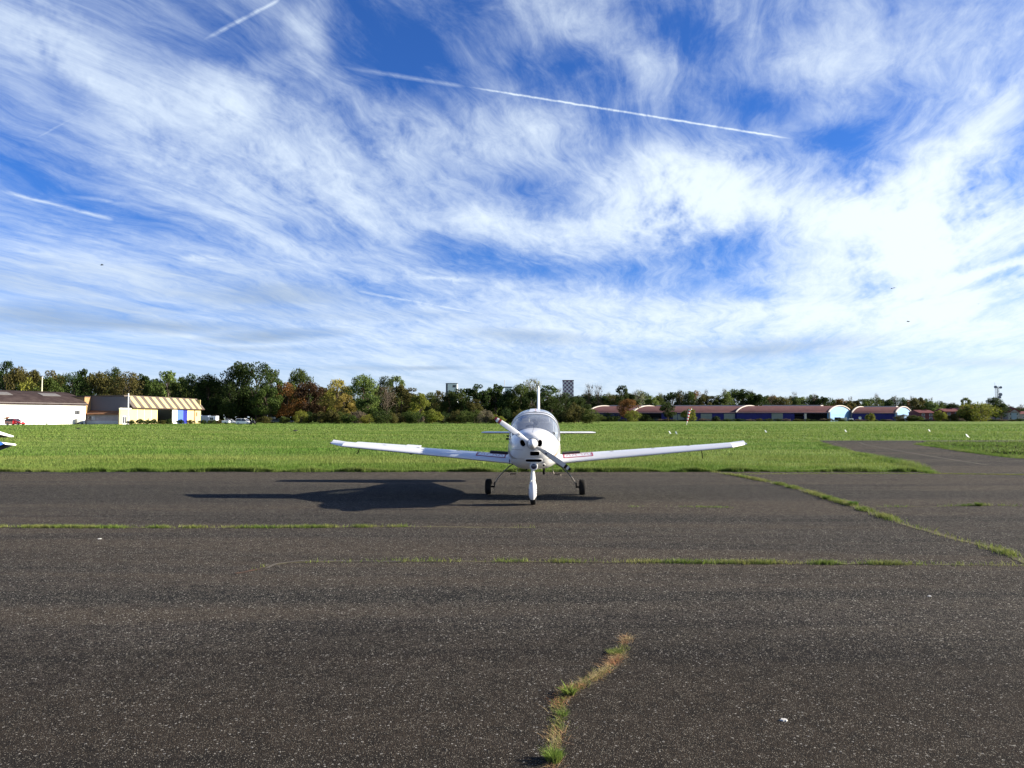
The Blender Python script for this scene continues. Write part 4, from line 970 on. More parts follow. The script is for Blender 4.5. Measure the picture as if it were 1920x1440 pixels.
b = MB(); q = [A+dY*s0_-nY*setb+Vector((0,0,zt-.05)), A+dY*s1_-nY*setb+Vector((0,0,zt-.05)), A+dY*s1_-nY*18+Vector((0,0,zt-.3)), A+dY*s0_-nY*18+Vector((0,0,zt-.3))]
b.prism(q, (0,0,.3)); inw(b, 'flat_roof', m_br, yh)
b = MB(); wallbox(b, A, B, s0_, s1_, ZE-.28, ZE-.02, ovh+.02, 1.2); inw(b, 'eaves_beam', mat('eaves_dark', (.06,.035,.03), .8), yh)
b = MB(); wallbox(b, A, B, sfor(368), sfor(370), 2.6, 4.1, .06, .1); inw(b, 'vent_panel', m_or, yh)
b = MB(); wallbox(b, A, B, sfor(364.5), sfor(365.8), 0, ZE-.3, .12, .2); inw(b, 'post', m_or, yh)
# small cream annex in front of it
an = empty('cream_annex', at(234, 784, 214).xy.to_3d(), 'small flat roofed cream annex with a glazed door beside the striped hangar', 'building')
AP = [at(223.5,784,213), at(245.5,784,219.5), at(245.0,784,232), at(222.5,784,224)]; AP = [Vector((p.x,p.y,0)) for p in AP]; az_ = at(234,767,216).z
b = MB(); b.prism(AP, (0,0,az_)); inw(b, 'wall', m_cream, an)
ac_ = sum(AP, Vector())/4; b = MB(); b.prism([ac_+(p-ac_)*1.05+Vector((0,0,az_+.005)) for p in AP], (0,0,.3)); inw(b, 'roof_edge', m_white2, an)
for (x0, x1) in [(229.5, 233), (233.4, 236.5), (238, 241.5)]:
    LA = (AP[1]-AP[0]).length; q0, q1 = [(x-223.5)/22*LA for x in (x0, x1)]
    b = MB(); wallbox(b, AP[0], AP[1], q0, q1, 0, at(234,780,216).z, .08, .2); dr = inw(b, 'door' if x0 < 237 else 'shutter', mat('frame_pale', (.55,.57,.62)), an)
    if x0 < 237: b = MB(); wallbox(b, AP[0], AP[1], q0+.15, q1-.15, .4, at(234,781,216).z-.1, .12, .1); inw(b, 'pane', m_win, dr)
b = MB(); wallbox(b, AP[0], AP[1], .35, .75, az_-1.6, az_-.4, .06, .1); inw(b, 'wall_sign', mat('faded_sign', (.45,.30,.18), .8), an)
p = at(239.5, 796, 213)
pole = empty('flag_pole', (p.x, p.y, 0), 'white pole rising in front of the dark roof beside the striped hangar', 'pole')
b = MB(); b.tube([(0,0,0),(0,0,at(239.5,737.5,213).z)], [.20,.16], 8); b.build('mast', mat('pole_white', (.72,.74,.78), .5, .3), pole, smooth=True)
b = MB(); b.tube([(0,0,0),(0,0,.25)], .4, 8); b.build('foot', M_GREY, pole)
p = at(77.5, 760, 236)
pole2 = empty('lamp_pole', (p.x, p.y, 0), 'thin pale pole standing behind the white hangar roof', 'pole')
b = MB(); b.tube([(0,0,0),(0,0,at(77.5,706,236).z)], [.22,.17], 8); b.build('mast', mat('pole_cream', (.62,.58,.42), .6, .2), pole2, smooth=True)
b = MB(); b.box((0,0,at(77.5,706,236).z+.15), (.5,.5,.3)); b.build('cap', M_GREY, pole2)

# ------------------------------------------------------------------ vehicles
m_tyre = M_RUB
def car(px, py, Y, length, heading, paint, label, kind='car', hatch=False, van=False):
    g0 = gnd(px, py) if Y is None else Vector((at(px, 784, Y).x, Y, 0)); g0.z = 0
    o = empty('parked_'+('van' if van else 'car'), g0, label, 'van' if van else 'car', rz=heading)
    Lh = length/2; W = .88; H = 1.55 if not van else 1.82
    prof = [(-1,.35,.90),(-.97,.30,1.0),(-.6,.25,.95),(-.1,.22,.93),(.35,.22,.90),(.72,.25,.80),(.93,.30,.68),(1,.38,.55)]
    if van: prof = [(-1,.35,1.0),(-.97,.28,1.08),(-.3,.25,1.08),(.35,.25,1.02),(.75,.27,.88),(.95,.30,.75),(1,.38,.60)]
    b = MB(); R_ = []
    for u, z0, z1 in prof:
        w = W*(1 if abs(u) < .9 else .90); x = u*Lh
        R_.append([(x,-w,z0+.05),(x,-w*1.0,z0+.3),(x,-w*.97,z1-.06),(x,-w*.86,z1),(x,w*.86,z1),(x,w*.97,z1-.06),(x,w,z0+.3),(x,w,z0+.05),(x,w*.8,z0-.02),(x,-w*.8,z0-.02)])
    b.loft(R_); b.build('body', paint, o, smooth=True, angle=45)
    cab = [(-.97,.80,.90),(-.80,1.0,1.0),(.05,1.0,1.0),(.48,.85,.93)] if not van else [(-.98,.80,1.0),(-.93,1.0,1.0),(.15,1.0,1.0),(.58,.85,.95)]
    zb = .92 if not van else 1.06
    base = [(cab[0][0]*Lh, zb), (cab[1][0]*Lh, H-.05), (cab[2][0]*Lh, H-.05), (cab[3][0]*Lh, zb)]
    b = MB(); b.loft([[(x, s*(W*.84 if z > zb else W*.93), z) for x, z in base] for s in (-1, 1)]); b.build('windows', m_win, o)
    b = MB(); b.loft([[(base[1][0]-.05, -W*.84, H-.06),(base[1][0]-.05, W*.84, H-.06),(base[1][0], W*.75, H),(base[1][0], -W*.75, H)],[(base[2][0]+.05, -W*.84, H-.06),(base[2][0]+.05, W*.84, H-.06),(base[2][0], W*.75, H),(base[2][0], -W*.75, H)]]); b.build('roof', paint, o)
    for s in (-1, 1):
        for (xa, za), (xb, zb_) in [(base[0], base[1]), (base[2], base[3]), ((-.25*Lh, zb), (-.25*Lh, H-.05))]:
            b = MB(); b.tube([(xa, s*W*.90, za), (xb, s*W*.85, zb_)], .055, 5); b.build('pillar', paint, o)
        for u in (-.62, .64):
            wz = empty('wheel', (u*Lh, s*W*.92, .31), None, None); wz.parent = o
            b = MB(); b.tube([(0,-.10,0),(0,.10,0)], .31, 14); b.build('tyre', m_tyre, wz)
            b = MB(); b.tube([(0,s*.09,0),(0,s*.115,0)], .19, 12); b.build('rim', mat('rim_silver', (.55,.55,.55), .3, .5), wz)
        b = MB(); b.box((Lh*.955, s*W*.68, .66), (.10,.34,.14)); b.build('headlight', mat('lamp_clear', (.7,.7,.7), .1, .6), o)
        b = MB(); b.box((-Lh*.985, s*W*.82, .82), (.06,.18,.25)); b.build('tail_light', mat('lamp_red', (.4,.02,.02), .3), o)
        b = MB(); b.box((Lh*.33, s*(W+.08), .98), (.12,.16,.12)); b.build('mirror', paint, o)
    if hatch:
        b = MB(); b.box((-Lh*1.08, 0, 1.72), (1.15, 1.35, .07), M=Matrix.Rotation(-.35, 3, 'Y')); tg = b.build('tailgate', paint, o, label='raised tailgate')
        b = MB(); b.box((-Lh*1.08, 0, 1.77), (.7, 1.1, .05), M=Matrix.Rotation(-.35, 3, 'Y')); b.build('rear_window', m_win, tg)
        b = MB(); b.box((-Lh*.93, 0, .95), (.6, 1.3, .75)); b.build('boot_interior', M_VOID, o)
        b = MB(); b.box((Lh*.25, -W-.38, .72), (.10, .80, .75), M=Matrix.Rotation(.5, 3, 'Z')); b.build('open_door', paint, o)
    return o
m_redp = mat('car_red', (.42,.02,.03), .25, .5, coat=.6)
car(29, 798, 190, 4.5, math.radians(-8), m_redp, 'red hatchback with its tailgate raised parked by the white hangar', hatch=True).scale = (1.08, 1.08, 1.15)
car(458, 795, 212, 4.6, math.radians(-6), mat('car_white', (.78,.79,.78), .3, .5, coat=.5), 'white van with side windows standing in front of the big dark tree', van=True)
for px_, Y_, c_, nm in [(520, 300, (.06,.14,.16), 'dark teal car behind the low hedge under the rust orange tree'), (541, 300, (.08,.10,.12), 'dark grey car behind the hedge under the dark red tree'), (433, 245, (.5,.52,.56), 'silver estate car left of the white van')]:
    car(px_, 790, Y_, 4.3, math.radians(5), mat('car_'+nm.split()[0]+nm.split()[1], c_, .3, .5, coat=.4), nm)
def container(px0, px1, py0, Y, m_, label, name='storage_container', cat='container'):
    a = at(px0, py0, Y); c = at(px1, py0, Y)
    o = empty(name, ((a.x+c.x)/2, Y+1.2, 0), label, cat); b = MB(); b.box((0,0,a.z/2+.15), (c.x-a.x, 2.4, a.z-.3)); b.build('box', m_, o, bevel=.05)
    b = MB(); b.box((0,-1.23,a.z/2), (.08,.05,a.z-.5)); b.build('door_bar', M_GREY, o)
    b = MB(); b.box((0,0,.1), (c.x-a.x-.3, 2.2, .2)); b.build('skid', M_VOID, o); return o
container(376, 390, 779.5, 240, mat('box_blue_grey', (.33,.40,.50), .6, .3), 'pale blue storage box right of the striped hangar')
cc = container(391, 405, 780, 239, mat('box_white', (.78,.79,.80), .6, .3), 'white site cabin with a window beside the pale blue box', 'site_cabin', 'cabin')
b = MB(); b.box((-.2,-1.24,1.75), (1.3,.06,.9)); w_ = b.build('window', mat('frame_pale', (.55,.57,.62)), cc)
for k in (-.3, .3):
    b = MB(); b.box((-.2+k,-1.28,1.75), (.5,.04,.7)); b.build('pane', m_win, w_)
container(494, 513, 782, 300, mat('box_stone', (.50,.48,.40), .7, .2), 'stone coloured site cabin behind the hedge left of the teal car', 'site_cabin', 'cabin')
def glider_trailer(px, Y, label):
    g0 = Vector((at(px, 784, Y).x, Y, 0)); o = empty('trailer', g0, label, 'trailer')
    b = MB(); b.box((0,0,.75), (2.4,1.2,.7)); b.build('bed', mat('box_white', (.78,.79,.80)), o, bevel=.06)
    for s in (-.6, .6):
        b = MB(); b.tube([(0,s-.1,.3),(0,s+.1,.3)], .3, 12); b.build('wheel', m_tyre, o)
    b = MB(); b.tube([(1.2,0,.5),(2.1,0,.45)], .05, 6); b.build('drawbar', M_GREY, o)
glider_trailer(424, 232, 'small white flat trailer left of the white van')
# dark gyrocopter-like frame just right of the van
tg0 = Vector((at(474, 784, 208).x, 208, 0)); o = empty('motor_trike', tg0, 'dark small motor trike standing at the nose of the white van', 'vehicle')
b = MB(); b.loft([oring(0,0,0,0,0)]) if False else None
b = MB(); b.box((0,0,.65), (1.4,.7,.5)); b.box((.2,0,1.0), (.7,.5,.5)); b.build('body', M_DASH, o, bevel=.08)
b = MB(); b.tube([(-.3,0,.9),(-.35,0,2.0)], .05, 6); b.build('mast', M_GREY, o)
for x_, y_ in ((-.6,-.5),(-.6,.5),(.7,0)):
    b = MB(); b.tube([(x_,y_-.08,.25),(x_,y_+.08,.25)], .25, 12); b.build('wheel', m_tyre, o)

# ------------------------------------------------------------------ barrel roofed hangars, right
m_pink = mat('barrel_roof', (.150,.078,.074), .95, .03, var=.25, vscale=.3, base2=(.125,.066,.064)); m_trim = mat('parapet_white', (.48,.43,.38), .6, .3)
m_navy = mat('navy_wall', (.014,.014,.13), .7, .3, var=.2, vscale=.4); m_pale = mat('pale_door', (.20,.215,.20), .7, .3, var=.15, vscale=.6); m_lblue = mat('gable_light_blue', (.17,.34,.58), .65, .3, var=.12, vscale=.5)
SK = math.radians(50); dep = Vector((math.sin(SK), math.cos(SK), 0))
YH = 430.0
def barrel(name, px0, px1, Y, ze, zr, label, W=30, gable=True, openings=(), ridge=(0, 1), dark=()):
    x0 = at(px0, 784, Y).x; x1 = at(px1, 784, Y).x; o = empty(name, ((x0+x1)/2, Y, 0), label, 'hangar'); Lx = x1-x0; K = 16
    def pt(x, u, dz=0.0): 
        p = Vector((x, 0, 0))+dep*(u*W); p.z = ze+(zr-ze)*(1-(2*u-1)**2)**.8+dz; return p
    xa, xb = -Lx/2, Lx/2
    b = MB(); b.loft([[pt(xa,k/K), pt(xb,k/K), pt(xb,k/K,-.3), pt(xa,k/K,-.3)] for k in range(K+1)]); b.build('roof', m_pink, o, smooth=True, angle=50)
    for xq, nm in ((xa, 'left'), (xb, 'right')):
        b = MB(); b.loft([[pt(xq-.35,k/K,.02), pt(xq+.35,k/K,.02), pt(xq+.35,k/K,.50), pt(xq-.35,k/K,.50)] for k in range(K+1)]); b.build('parapet', m_trim, o, smooth=True, angle=50)
    b = MB(); q = [Vector((xb-.25,0,0))]+[pt(xb-.25,k/K,-.32) for k in range(K+1)]+[Vector((xb-.25,0,0))+dep*W]; b.prism(q, (-.5,0,0)); g_ = b.build('gable_wall', m_lblue if gable else m_navy, o)
    if gable:
        for u in (.012, .988):
            p = Vector((xb+.15,-.1,0))+dep*(u*W); b = MB(); b.box(p+Vector((0,0,ze/2)), (.9,.9,ze+.3)); b.build('corner_post', m_trim, o)
        for k in range(1, 5):
            b = MB(); b.prism([Vector((xb-.22,0,k*1.9))+dep*.8, Vector((xb-.22,0,k*1.9))+dep*(W-.8), Vector((xb-.22,0,k*1.9+.12))+dep*(W-.8), Vector((xb-.22,0,k*1.9+.12))+dep*.8], (.12,0,0)) if k*1.9 < ze else None
            if b.v: b.build('cladding_joint', m_lb, g_)
    b = MB(); q = [Vector((xa+.25,0,0))]+[pt(xa+.25,k/K,-.32) for k in range(K+1)]+[Vector((xa+.25,0,0))+dep*W]; b.prism(q, (.5,0,0)); b.build('gable_wall', m_navy, o)
    # front wall made of bays
    def X(px): return at(px, 784, Y).x-(x0+x1)/2
    cur = xa+.3; items = sorted([(X(a), X(c), m_, z0, z1, nm) for a, c, m_, z0, z1, nm in openings])
    b = MB(); b.box((0,.35,(ze-.3)/2), (Lx-.6,.3,ze-.3)); fw = b.build('front_wall', m_navy, o)
    for a_, c_, m_, z0, z1, nm in items:
        b = MB(); b.box(((a_+c_)/2, .16, (z0+z1)/2), (c_-a_, .3, z1-z0)); dd = b.build(nm, m_, o)
        if nm == 'door':
            n_ = 4
            for k in range(1, n_):
                b = MB(); b.box((a_+(c_-a_)*k/n_, -.01, (z0+z1)/2), (.10,.06,z1-z0-.2)); b.build('door_rib', mat('rib_grey', (.20,.22,.22), .7), dd)
            b = MB(); b.box(((a_+c_)/2, -.01, z0+(z1-z0)*.45), (c_-a_-.2,.07,.16)); b.build('door_rail', mat('rib_grey', (.2,.22,.22)), dd)
    b = MB(); b.box((0,-.25,ze-.12), (Lx,.5,.32)); b.build('gutter', mat('gutter_pink', (.36,.22,.22), .7), o)
    ra, rb = xa+Lx*ridge[0], xa+Lx*ridge[1]
    b = MB(); c_ = dep*(.5*W); b.loft([[(x+c_.x-1.2, c_.y-1.0, zr-.2), (x+c_.x-1.2, c_.y-1.0, zr+.55), (x+c_.x+1.2, c_.y+1.0, zr+.55), (x+c_.x+1.2, c_.y+1.0, zr-.2)] for x in (ra, rb)]); b.build('ridge_vent', mat('ridge_grey', (.38,.35,.33), .7), o)
    return o
zE, zR = at(1500, 773.4, YH).z, at(1500, 761.5, YH+10).z
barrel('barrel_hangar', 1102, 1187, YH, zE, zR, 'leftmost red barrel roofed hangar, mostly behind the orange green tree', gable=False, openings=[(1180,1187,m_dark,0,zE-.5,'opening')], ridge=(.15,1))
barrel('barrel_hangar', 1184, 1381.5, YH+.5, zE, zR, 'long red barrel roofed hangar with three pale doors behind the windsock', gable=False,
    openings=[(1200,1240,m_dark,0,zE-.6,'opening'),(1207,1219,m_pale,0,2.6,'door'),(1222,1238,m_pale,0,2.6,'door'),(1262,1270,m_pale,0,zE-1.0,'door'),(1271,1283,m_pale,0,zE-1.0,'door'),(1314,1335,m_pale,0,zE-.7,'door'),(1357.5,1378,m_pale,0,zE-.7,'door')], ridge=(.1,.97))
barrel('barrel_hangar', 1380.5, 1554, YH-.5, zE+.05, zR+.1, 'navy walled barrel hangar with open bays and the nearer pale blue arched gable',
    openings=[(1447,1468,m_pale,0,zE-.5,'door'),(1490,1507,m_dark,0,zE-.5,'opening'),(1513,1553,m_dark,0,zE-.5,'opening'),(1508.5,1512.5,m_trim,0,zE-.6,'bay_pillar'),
              (1490.3,1507.5,m_trim,zE-2.0,zE-1.5,'bay_beam'),(1524,1552,m_trim,zE-2.3,zE-2.0,'bay_beam'),(1524,1525.2,m_trim,zE-2.0,zE-.8,'bay_strut'),(1540,1541.2,m_trim,zE-2.0,zE-.8,'bay_strut')], ridge=(.15,.8))
barrel('barrel_hangar', 1598, 1680, YH+14, at(1600,774,YH+14).z, at(1640,763.2,YH+24).z, 'rightmost red barrel hangar with a plain navy front and half hidden blue gable', W=24, ridge=(.1,.85))
# things on the apron of the far hangars
container(1577, 1588, 783, YH-8, mat('box_cream', (.55,.53,.45), .7, .2), 'cream cabin in front of the nearer pale blue gable', 'site_cabin', 'cabin')
container(1568, 1576, 782.5, YH-8, mat('box_dark', (.03,.03,.035), .8, .1), 'dark box standing left of the cream cabin')
container(1595, 1600, 784.5, YH-6, mat('box_white', (.78,.79,.80)), 'narrow white cabin between the two pale blue gables', 'site_cabin', 'cabin')
for px_, Y_, r_, lab in [(1612, YH-10, .9, 'white round dish in front of the navy hangar front'), (1782, 400, 1.0, 'white round dish among bushes left of the rounded yellow green bush')]:
    g0 = Vector((at(px_, 784, Y_).x, Y_, 0)); o = empty('dish_antenna', g0, lab, 'dish')
    b = MB(); b.loft([[(r*math.cos(a), -yy, 2.0+r*math.sin(a)) for a in np.linspace(0, 2*PI, 15)[:-1]] for r, yy in [(.05*r_,0),(.6*r_,.08),(r_,.3),(r_,.36),(.6*r_,.14),(.05*r_,.06)]]); b.build('reflector', M_WHITE, o, smooth=True)
    b = MB(); b.tube([(0,.05,0),(0,.05,2.0)], .08, 6); b.build('stand', M_GREY, o)

# ------------------------------------------------------------------ distant towers
def tower(px0, px1, py, Y, label, parts_fn):
    a = at(px0, py, Y); c = at(px1, py, Y); o = empty('tower_block', ((a.x+c.x)/2, Y, 0), label, 'tower'); parts_fn(o, c.x-a.x, a.z); return o
m_check, p_, o_ = begin('chequer_cladding')
ck = nd('ShaderNodeTexChecker'); ck.inputs['Color1'].default_value = (.62,.60,.66,1); ck.inputs['Color2'].default_value = (.12,.045,.12,1); ck.inputs['Scale'].default_value = .40
vv = nd('ShaderNodeTexCoord'); rr_ = nd('ShaderNodeVectorMath', operation='ADD'); L.new(vv.outputs['Object'], rr_.inputs[0]); rr_.inputs[1].default_value = (.3,.3,.3); L.new(rr_.outputs[0], ck.inputs[0]); L.new(ck.outputs[0], p_.inputs[0]); p_.inputs['Roughness'].default_value = .7
def t1(o, w, h):
    b = MB(); b.box((0,6,h/2), (w,12,h)); b.build('shaft', m_check, o)
    b = MB(); b.box((0,6,h+.5), (w+.8,12.8,1.0)); b.build('roof_edge', mat('cap_dark', (.12,.05,.09), .7), o)
tower(1056, 1075.5, 714, 900, 'distant tower with a purple and white chequered facade', t1)
def t2(o, w, h):
    b = MB(); b.box((w*.08,6,h/2), (w*.84,12,h)); b.build('shaft', mat('tower_white', (.72,.74,.76), .6, .3, var=.15), o)
    b = MB(); b.box((-w*.42,6,h/2), (w*.16,12,h-1)); b.build('side_strip', mat('cap_dark2', (.05,.06,.09), .7), o)
    b = MB(); b.box((0,6,h+.4), (w+.6,12.6,.8)); b.build('roof_edge', mat('cap_dark2', (.05,.06,.09), .7), o)
    b = MB(); b.box((w*.25,6,h*.93), (w*.3,12.2,h*.07)); b.build('window_band', m_win, o)
tower(836, 857, 719.5, 880, 'distant white tower block with a dark left side rising over the trees', t2)
def t3(o, w, h):
    b = MB(); b.box((w*.1,6,h/2-1), (w*.6,10,h-2)); b.build('shaft', mat('tower_blue_grey', (.50,.56,.62), .6, .3, var=.1), o)
    b = MB(); b.box((0,6,h-.6), (w,13,1.4)); b.build('flat_cap', mat('cap_blue', (.16,.20,.26), .6), o)
    b = MB(); b.tube([(-w*.25,6,h),(-w*.25,6,h+9)], .35, 6); b.build('antenna', M_GREY, o)
tower(941, 961, 725, 900, 'distant slim tower with an overhanging flat cap and thin antenna', t3)

# ------------------------------------------------------------------ red brick houses and telecom mast, far right
m_rb = mat('house_brick', (.16,.055,.060), .85, .1, var=.3); m_rt = mat('house_tile', (.17,.060,.058), .85, .1, var=.3); m_hp = mat('house_plaster', (.30,.27,.27), .85, .1, var=.2)
def house(px0, px1, py_e, py_r, Y, label, wallm, base=0, gable=False, depth=12):
    a = at(px0, py_e, Y); c = at(px1, py_e, Y); zr = at(px0, py_r, Y).z; w = c.x-a.x; ze = a.z
    o = empty('house', ((a.x+c.x)/2, Y, 0), label, 'house')
    b = MB(); b.box((0,depth/2,ze/2), (w,depth,ze)); b.build('wall', wallm, o)
    b = MB()
    if gable: b.prism([(-w/2-.8,-.6,ze-.4),(w/2+.8,-.6,ze-.4),(0,-.6,zr)], (0,depth+1.2,0))
    else: b.prism([(-w/2-.5,-.6,ze),(-w/2-.5,depth+.6,ze),(-w/2-.5,depth/2,zr)], (w+1,0,0))
    rf = b.build('roof', m_rt, o)
    if gable:
        b = MB(); b.prism([(-w/2+1.2,-.65,ze-.1),(w/2-1.2,-.65,ze-.1),(0,-.65,zr-1.3)], (0,.1,0)); b.build('gable_panel', m_hp, o)
    n_ = max(2, int(w/5))
    for k in range(n_):
        x = -w/2+w*(k+.5)/n_
        for zz_ in ([ze*.3, ze*.75] if ze > 5 else [ze*.5]):
            b = MB(); b.box((x,-.03,zz_), (1.8,.1,1.5)); wn = b.build('window', mat('frame_pale', (.55,.57,.62)), o)
            b = MB(); b.box((x,-.09,zz_), (1.5,.06,1.2)); b.build('pane', m_win, wn)
    b = MB(); b.box((w*.25, depth*.45, zr-.1), (.9,.9,1.6)); b.build('chimney', m_rb, rf)
    return o
house(1724, 1752, 774, 768.5, 440, 'dark red house just right of the hangars behind bushes', m_rb)
house(1772, 1800, 771.5, 766, 445, 'wide red roofed house left of the gabled house', m_rb)
house(1793, 1822, 769, 764.5, 450, 'red house with a shallow gable behind the rounded bush', m_rb, gable=True)
house(1868, 1890, 776, 771, 442, 'long low red roofed wing left of the glazed gable house', m_hp)
gh = house(1889.5, 1912, 772, 764, 438, 'gabled house with a tall glazed middle at the right edge', m_hp, gable=True)
b = MB(); b.box((0,-.15,3.2), (3.4,.1,5.6)); gz = b.build('glazed_bay', mat('bay_glass', (.16,.22,.30), .15, .6), gh)
house(1911, 1950, 776, 771, 442, 'red roofed wing running out of the right edge', m_hp)
g0 = Vector((at(1872, 784, 470).x, 470, 0)); o = empty('telecom_mast', g0, 'lattice telecom mast with round drums above the dark green tree', 'mast')
hz_ = at(1872, 720, 470).z
for sx, sy in ((-.6,-.6),(.6,-.6),(.6,.6),(-.6,.6)):
    b = MB(); b.tube([(sx*1.3,sy*1.3,0),(sx,sy,hz_-2)], .13, 5); b.build('leg', M_GREY, o)
for k in range(14):
    z = hz_*.45+k*(hz_*.5/14); s = 1 if k % 2 else -1
    b = MB(); b.tube([(-.65*s,-.65,z),(.65*s,-.65,z+hz_*.5/14)], .09, 4); b.build('brace', M_GREY, o)
    b = MB(); b.box((0,0,z), (1.4,1.4,.12)); b.build('platform_ring', M_GREY, o)
for (dx_, z_, r_) in [(-1.6, hz_-2.0, .9), (1.8, hz_-2.3, .8), (1.5, hz_-7.0, 1.1), (.9, hz_-8.8, .9), (-2.0, hz_-11, .8), (-1.9, hz_-15.5, .9)]:
    b = MB(); b.tube([(dx_,-.9,z_),(dx_,-.2,z_)], r_, 12); dr = b.build('drum_antenna', mat('drum_grey', (.20,.21,.25), .6), o)
    b = MB(); b.tube([(0,-.3,z_),(dx_,-.3,z_)], .08, 4); b.build('bracket', M_GREY, dr)
b = MB(); b.tube([(-1.6,0,hz_-14),(-1.6,0,hz_+1)], .10, 5); b.build('whip_antenna', M_GREY, o)

# ------------------------------------------------------------------ windsock, runway markers, crows, birds
g0 = gnd(1291.5, 797.2); o = empty('windsock', (g0.x, g0.y, 0), 'limp red and white striped windsock hanging from a pole on the field', 'windsock')
sc_ = g0.y/F
b = MB(); b.tube([(-.55,.3,0),(-.1,.3,27*sc_),(.1,.3,29*sc_),(.45,.3,29.6*sc_)], .07, 6); b.build('pole', mat('pole_pale', (.62,.55,.50), .6), o)
cl = [(.75,28.6),(.60,29.6),(.35,29.3),(.22,27.2),(.12,24.4),(.04,21.6),(-.05,18.8),(-.14,16),(-.22,13.2),(-.32,10.4),(-.40,7.6),(-.46,5)]
for k in range(len(cl)-1):
    b = MB(); b.tube([(cl[k][0], .05, cl[k][1]*sc_), (cl[k+1][0], .05, cl[k+1][1]*sc_-.01)], [.36-.02*k, .36-.02*(k+1)] if k > 1 else [.26,.32], 9)
    b.build('sock_band', mat('sock_red', (.50,.05,.07), .8) if k % 2 else mat('sock_white', (.75,.72,.70), .8), o, smooth=True)
mk0 = None
MK = [(1257,813.5,'runway marker left of the pair nearest the windsock'),(1269,814.5,'runway marker right of the pair nearest the windsock'),(1437,811.5,'lone runway marker between windsock pair and blue gables'),
      (1587,810.5,'runway marker below the nearer blue gable'),(1744,809.5,'runway marker below the far right houses'),(1816,820.5,'runway marker closest to the taxiway at the right')]
for i, (px_, py_, lab) in enumerate(MK):
    g0 = gnd(px_, py_)
    if i == 0:
        mk0 = empty('runway_marker', (g0.x, g0.y, 0), 'small white leaning '+lab, 'marker', 'white runway markers on the grass')
        b = MB(); b.prism([(-.06,0,0),(.09,.02,0),(-.06,.18,.30),(-.20,.18,.34)], (.02,-.03,.02)); mk_b = b.build('board', mat('marker_white', (.85,.85,.80), .6), mk0)
        b = MB(); b.box((-.05,.22,.10), (.04,.04,.20)); mk_s = b.build('support', M_GREY, mk0)
    else:
        r = mk0.copy(); col.objects.link(r); r.location = (g0.x, g0.y, 0); r['label'] = 'small white leaning '+lab; r.rotation_euler = (0,0,(i*.7) % .6-.3)
        for ch in (mk_b, mk_s): c = ch.copy(); col.objects.link(c); c.parent = r
def bird(loc, sz, hd, label, flying):
    o = empty('crow', loc, label, 'bird', rz=hd)
    b = MB(); pr_ = [(-.5,.02,.0),(-.38,.06,0),(-.15,.13,.01),(.12,.13,.03),(.26,.08,.06),(.34,.075,.08),(.42,.05,.08),(.55,.008,.07)]
    zo = 0 if flying else .26
    b.loft([[(x*sz, r*sz*math.cos(a), (zo+z+r*math.sin(a))*sz) for a in np.linspace(0, 2*PI, 9)[:-1]] for x, r, z in pr_]); b.build('body', mat('crow_black', (.012,.012,.014), .6), o, smooth=True)
    if flying:
        for s in (-1, 1):
            b = MB(); b.prism([(.2*sz,s*.08*sz,.03*sz),(.25*sz,s*.45*sz,.22*sz),(.02*sz,s*.98*sz,.12*sz),(-.10*sz,s*.5*sz,.18*sz),(-.15*sz,s*.08*sz,.03*sz)], (0,0,.015*sz)); b.build('wing', mat('crow_black', (.012,.012,.014)), o)
    else:
        for s in (-1, 1): b = MB(); b.tube([(0,s*.06*sz,.2*sz),(.02*sz,s*.06*sz,0)], .02*sz, 5); b.build('leg', mat('crow_black', (.012,.012,.014)), o)
for (px_, py_, lab) in [(147, 805.5, 'crow on the grass below the grey machine'), (554, 810.5, 'crow on the grass below the dark red tree')]:
    g0 = gnd(px_, py_); bird((g0.x, g0.y, .02), .75, .6, 'black '+lab, False)
for (px_, py_, Y_, sz_, hd, lab) in [(191,497,90,.45,.4,'black bird flying high on the left of the sky'), (1672,541,110,.62,1.2,'black bird gliding high on the right of the sky'), (1703,603,100,.45,2.2,'black bird flying lowest on the right of the sky'), (1834,570,190,.35,1.0,'tiny bird far off near the right edge of the sky')]:
    bird(at(px_, py_, Y_), sz_, hd, lab, True)

# person standing in front of the cream wall
g0 = Vector((at(269, 784, 219).x+1.5, 219, 0)); pe = empty('person', g0, 'person in a dark top and pale trousers standing before the cream wall', 'person', rz=.5)
me = bpy.data.meshes.new('body')
J = [((0,0,.95),.15),((0,0,1.2),.15),((0,0,1.42),.16),((0,0,1.55),.07),((0,-.01,1.68),.105),((0,-.01,1.78),.085),
     ((.10,0,.90),.10),((.12,0,.50),.07),((.12,.02,.09),.05),((.12,-.14,.05),.04),((-.10,0,.90),.10),((-.12,0,.50),.07),((-.13,.02,.09),.05),((-.13,-.14,.05),.04),
     ((.20,0,1.42),.07),((.26,0,1.15),.05),((.24,-.12,.92),.04),((.23,-.15,.84),.035),((-.20,0,1.42),.07),((-.27,0,1.15),.05),((-.26,-.10,.92),.04),((-.25,-.13,.84),.035)]
E = [(0,1),(1,2),(2,3),(3,4),(4,5),(0,6),(6,7),(7,8),(8,9),(0,10),(10,11),(11,12),(12,13),(2,14),(14,15),(15,16),(16,17),(2,18),(18,19),(19,20),(20,21)]
me.from_pydata([j[0] for j in J], E, []); me.update()
po = bpy.data.objects.new('body', me); col.objects.link(po); po.parent = pe
sm = po.modifiers.new('skin', 'SKIN'); sb = po.modifiers.new('sub', 'SUBSURF'); sb.levels = 1; sb.render_levels = 1
for i, j in enumerate(J): me.skin_vertices[0].data[i].radius = (j[1], j[1])
me.skin_vertices[0].data[0].use_root = True
me.materials.append(mat('cloth_dark', (.05,.04,.045), .9)); me.materials.append(mat('cloth_pale', (.55,.52,.45), .9)); me.materials.append(mat('skin', (.45,.27,.20), .6))
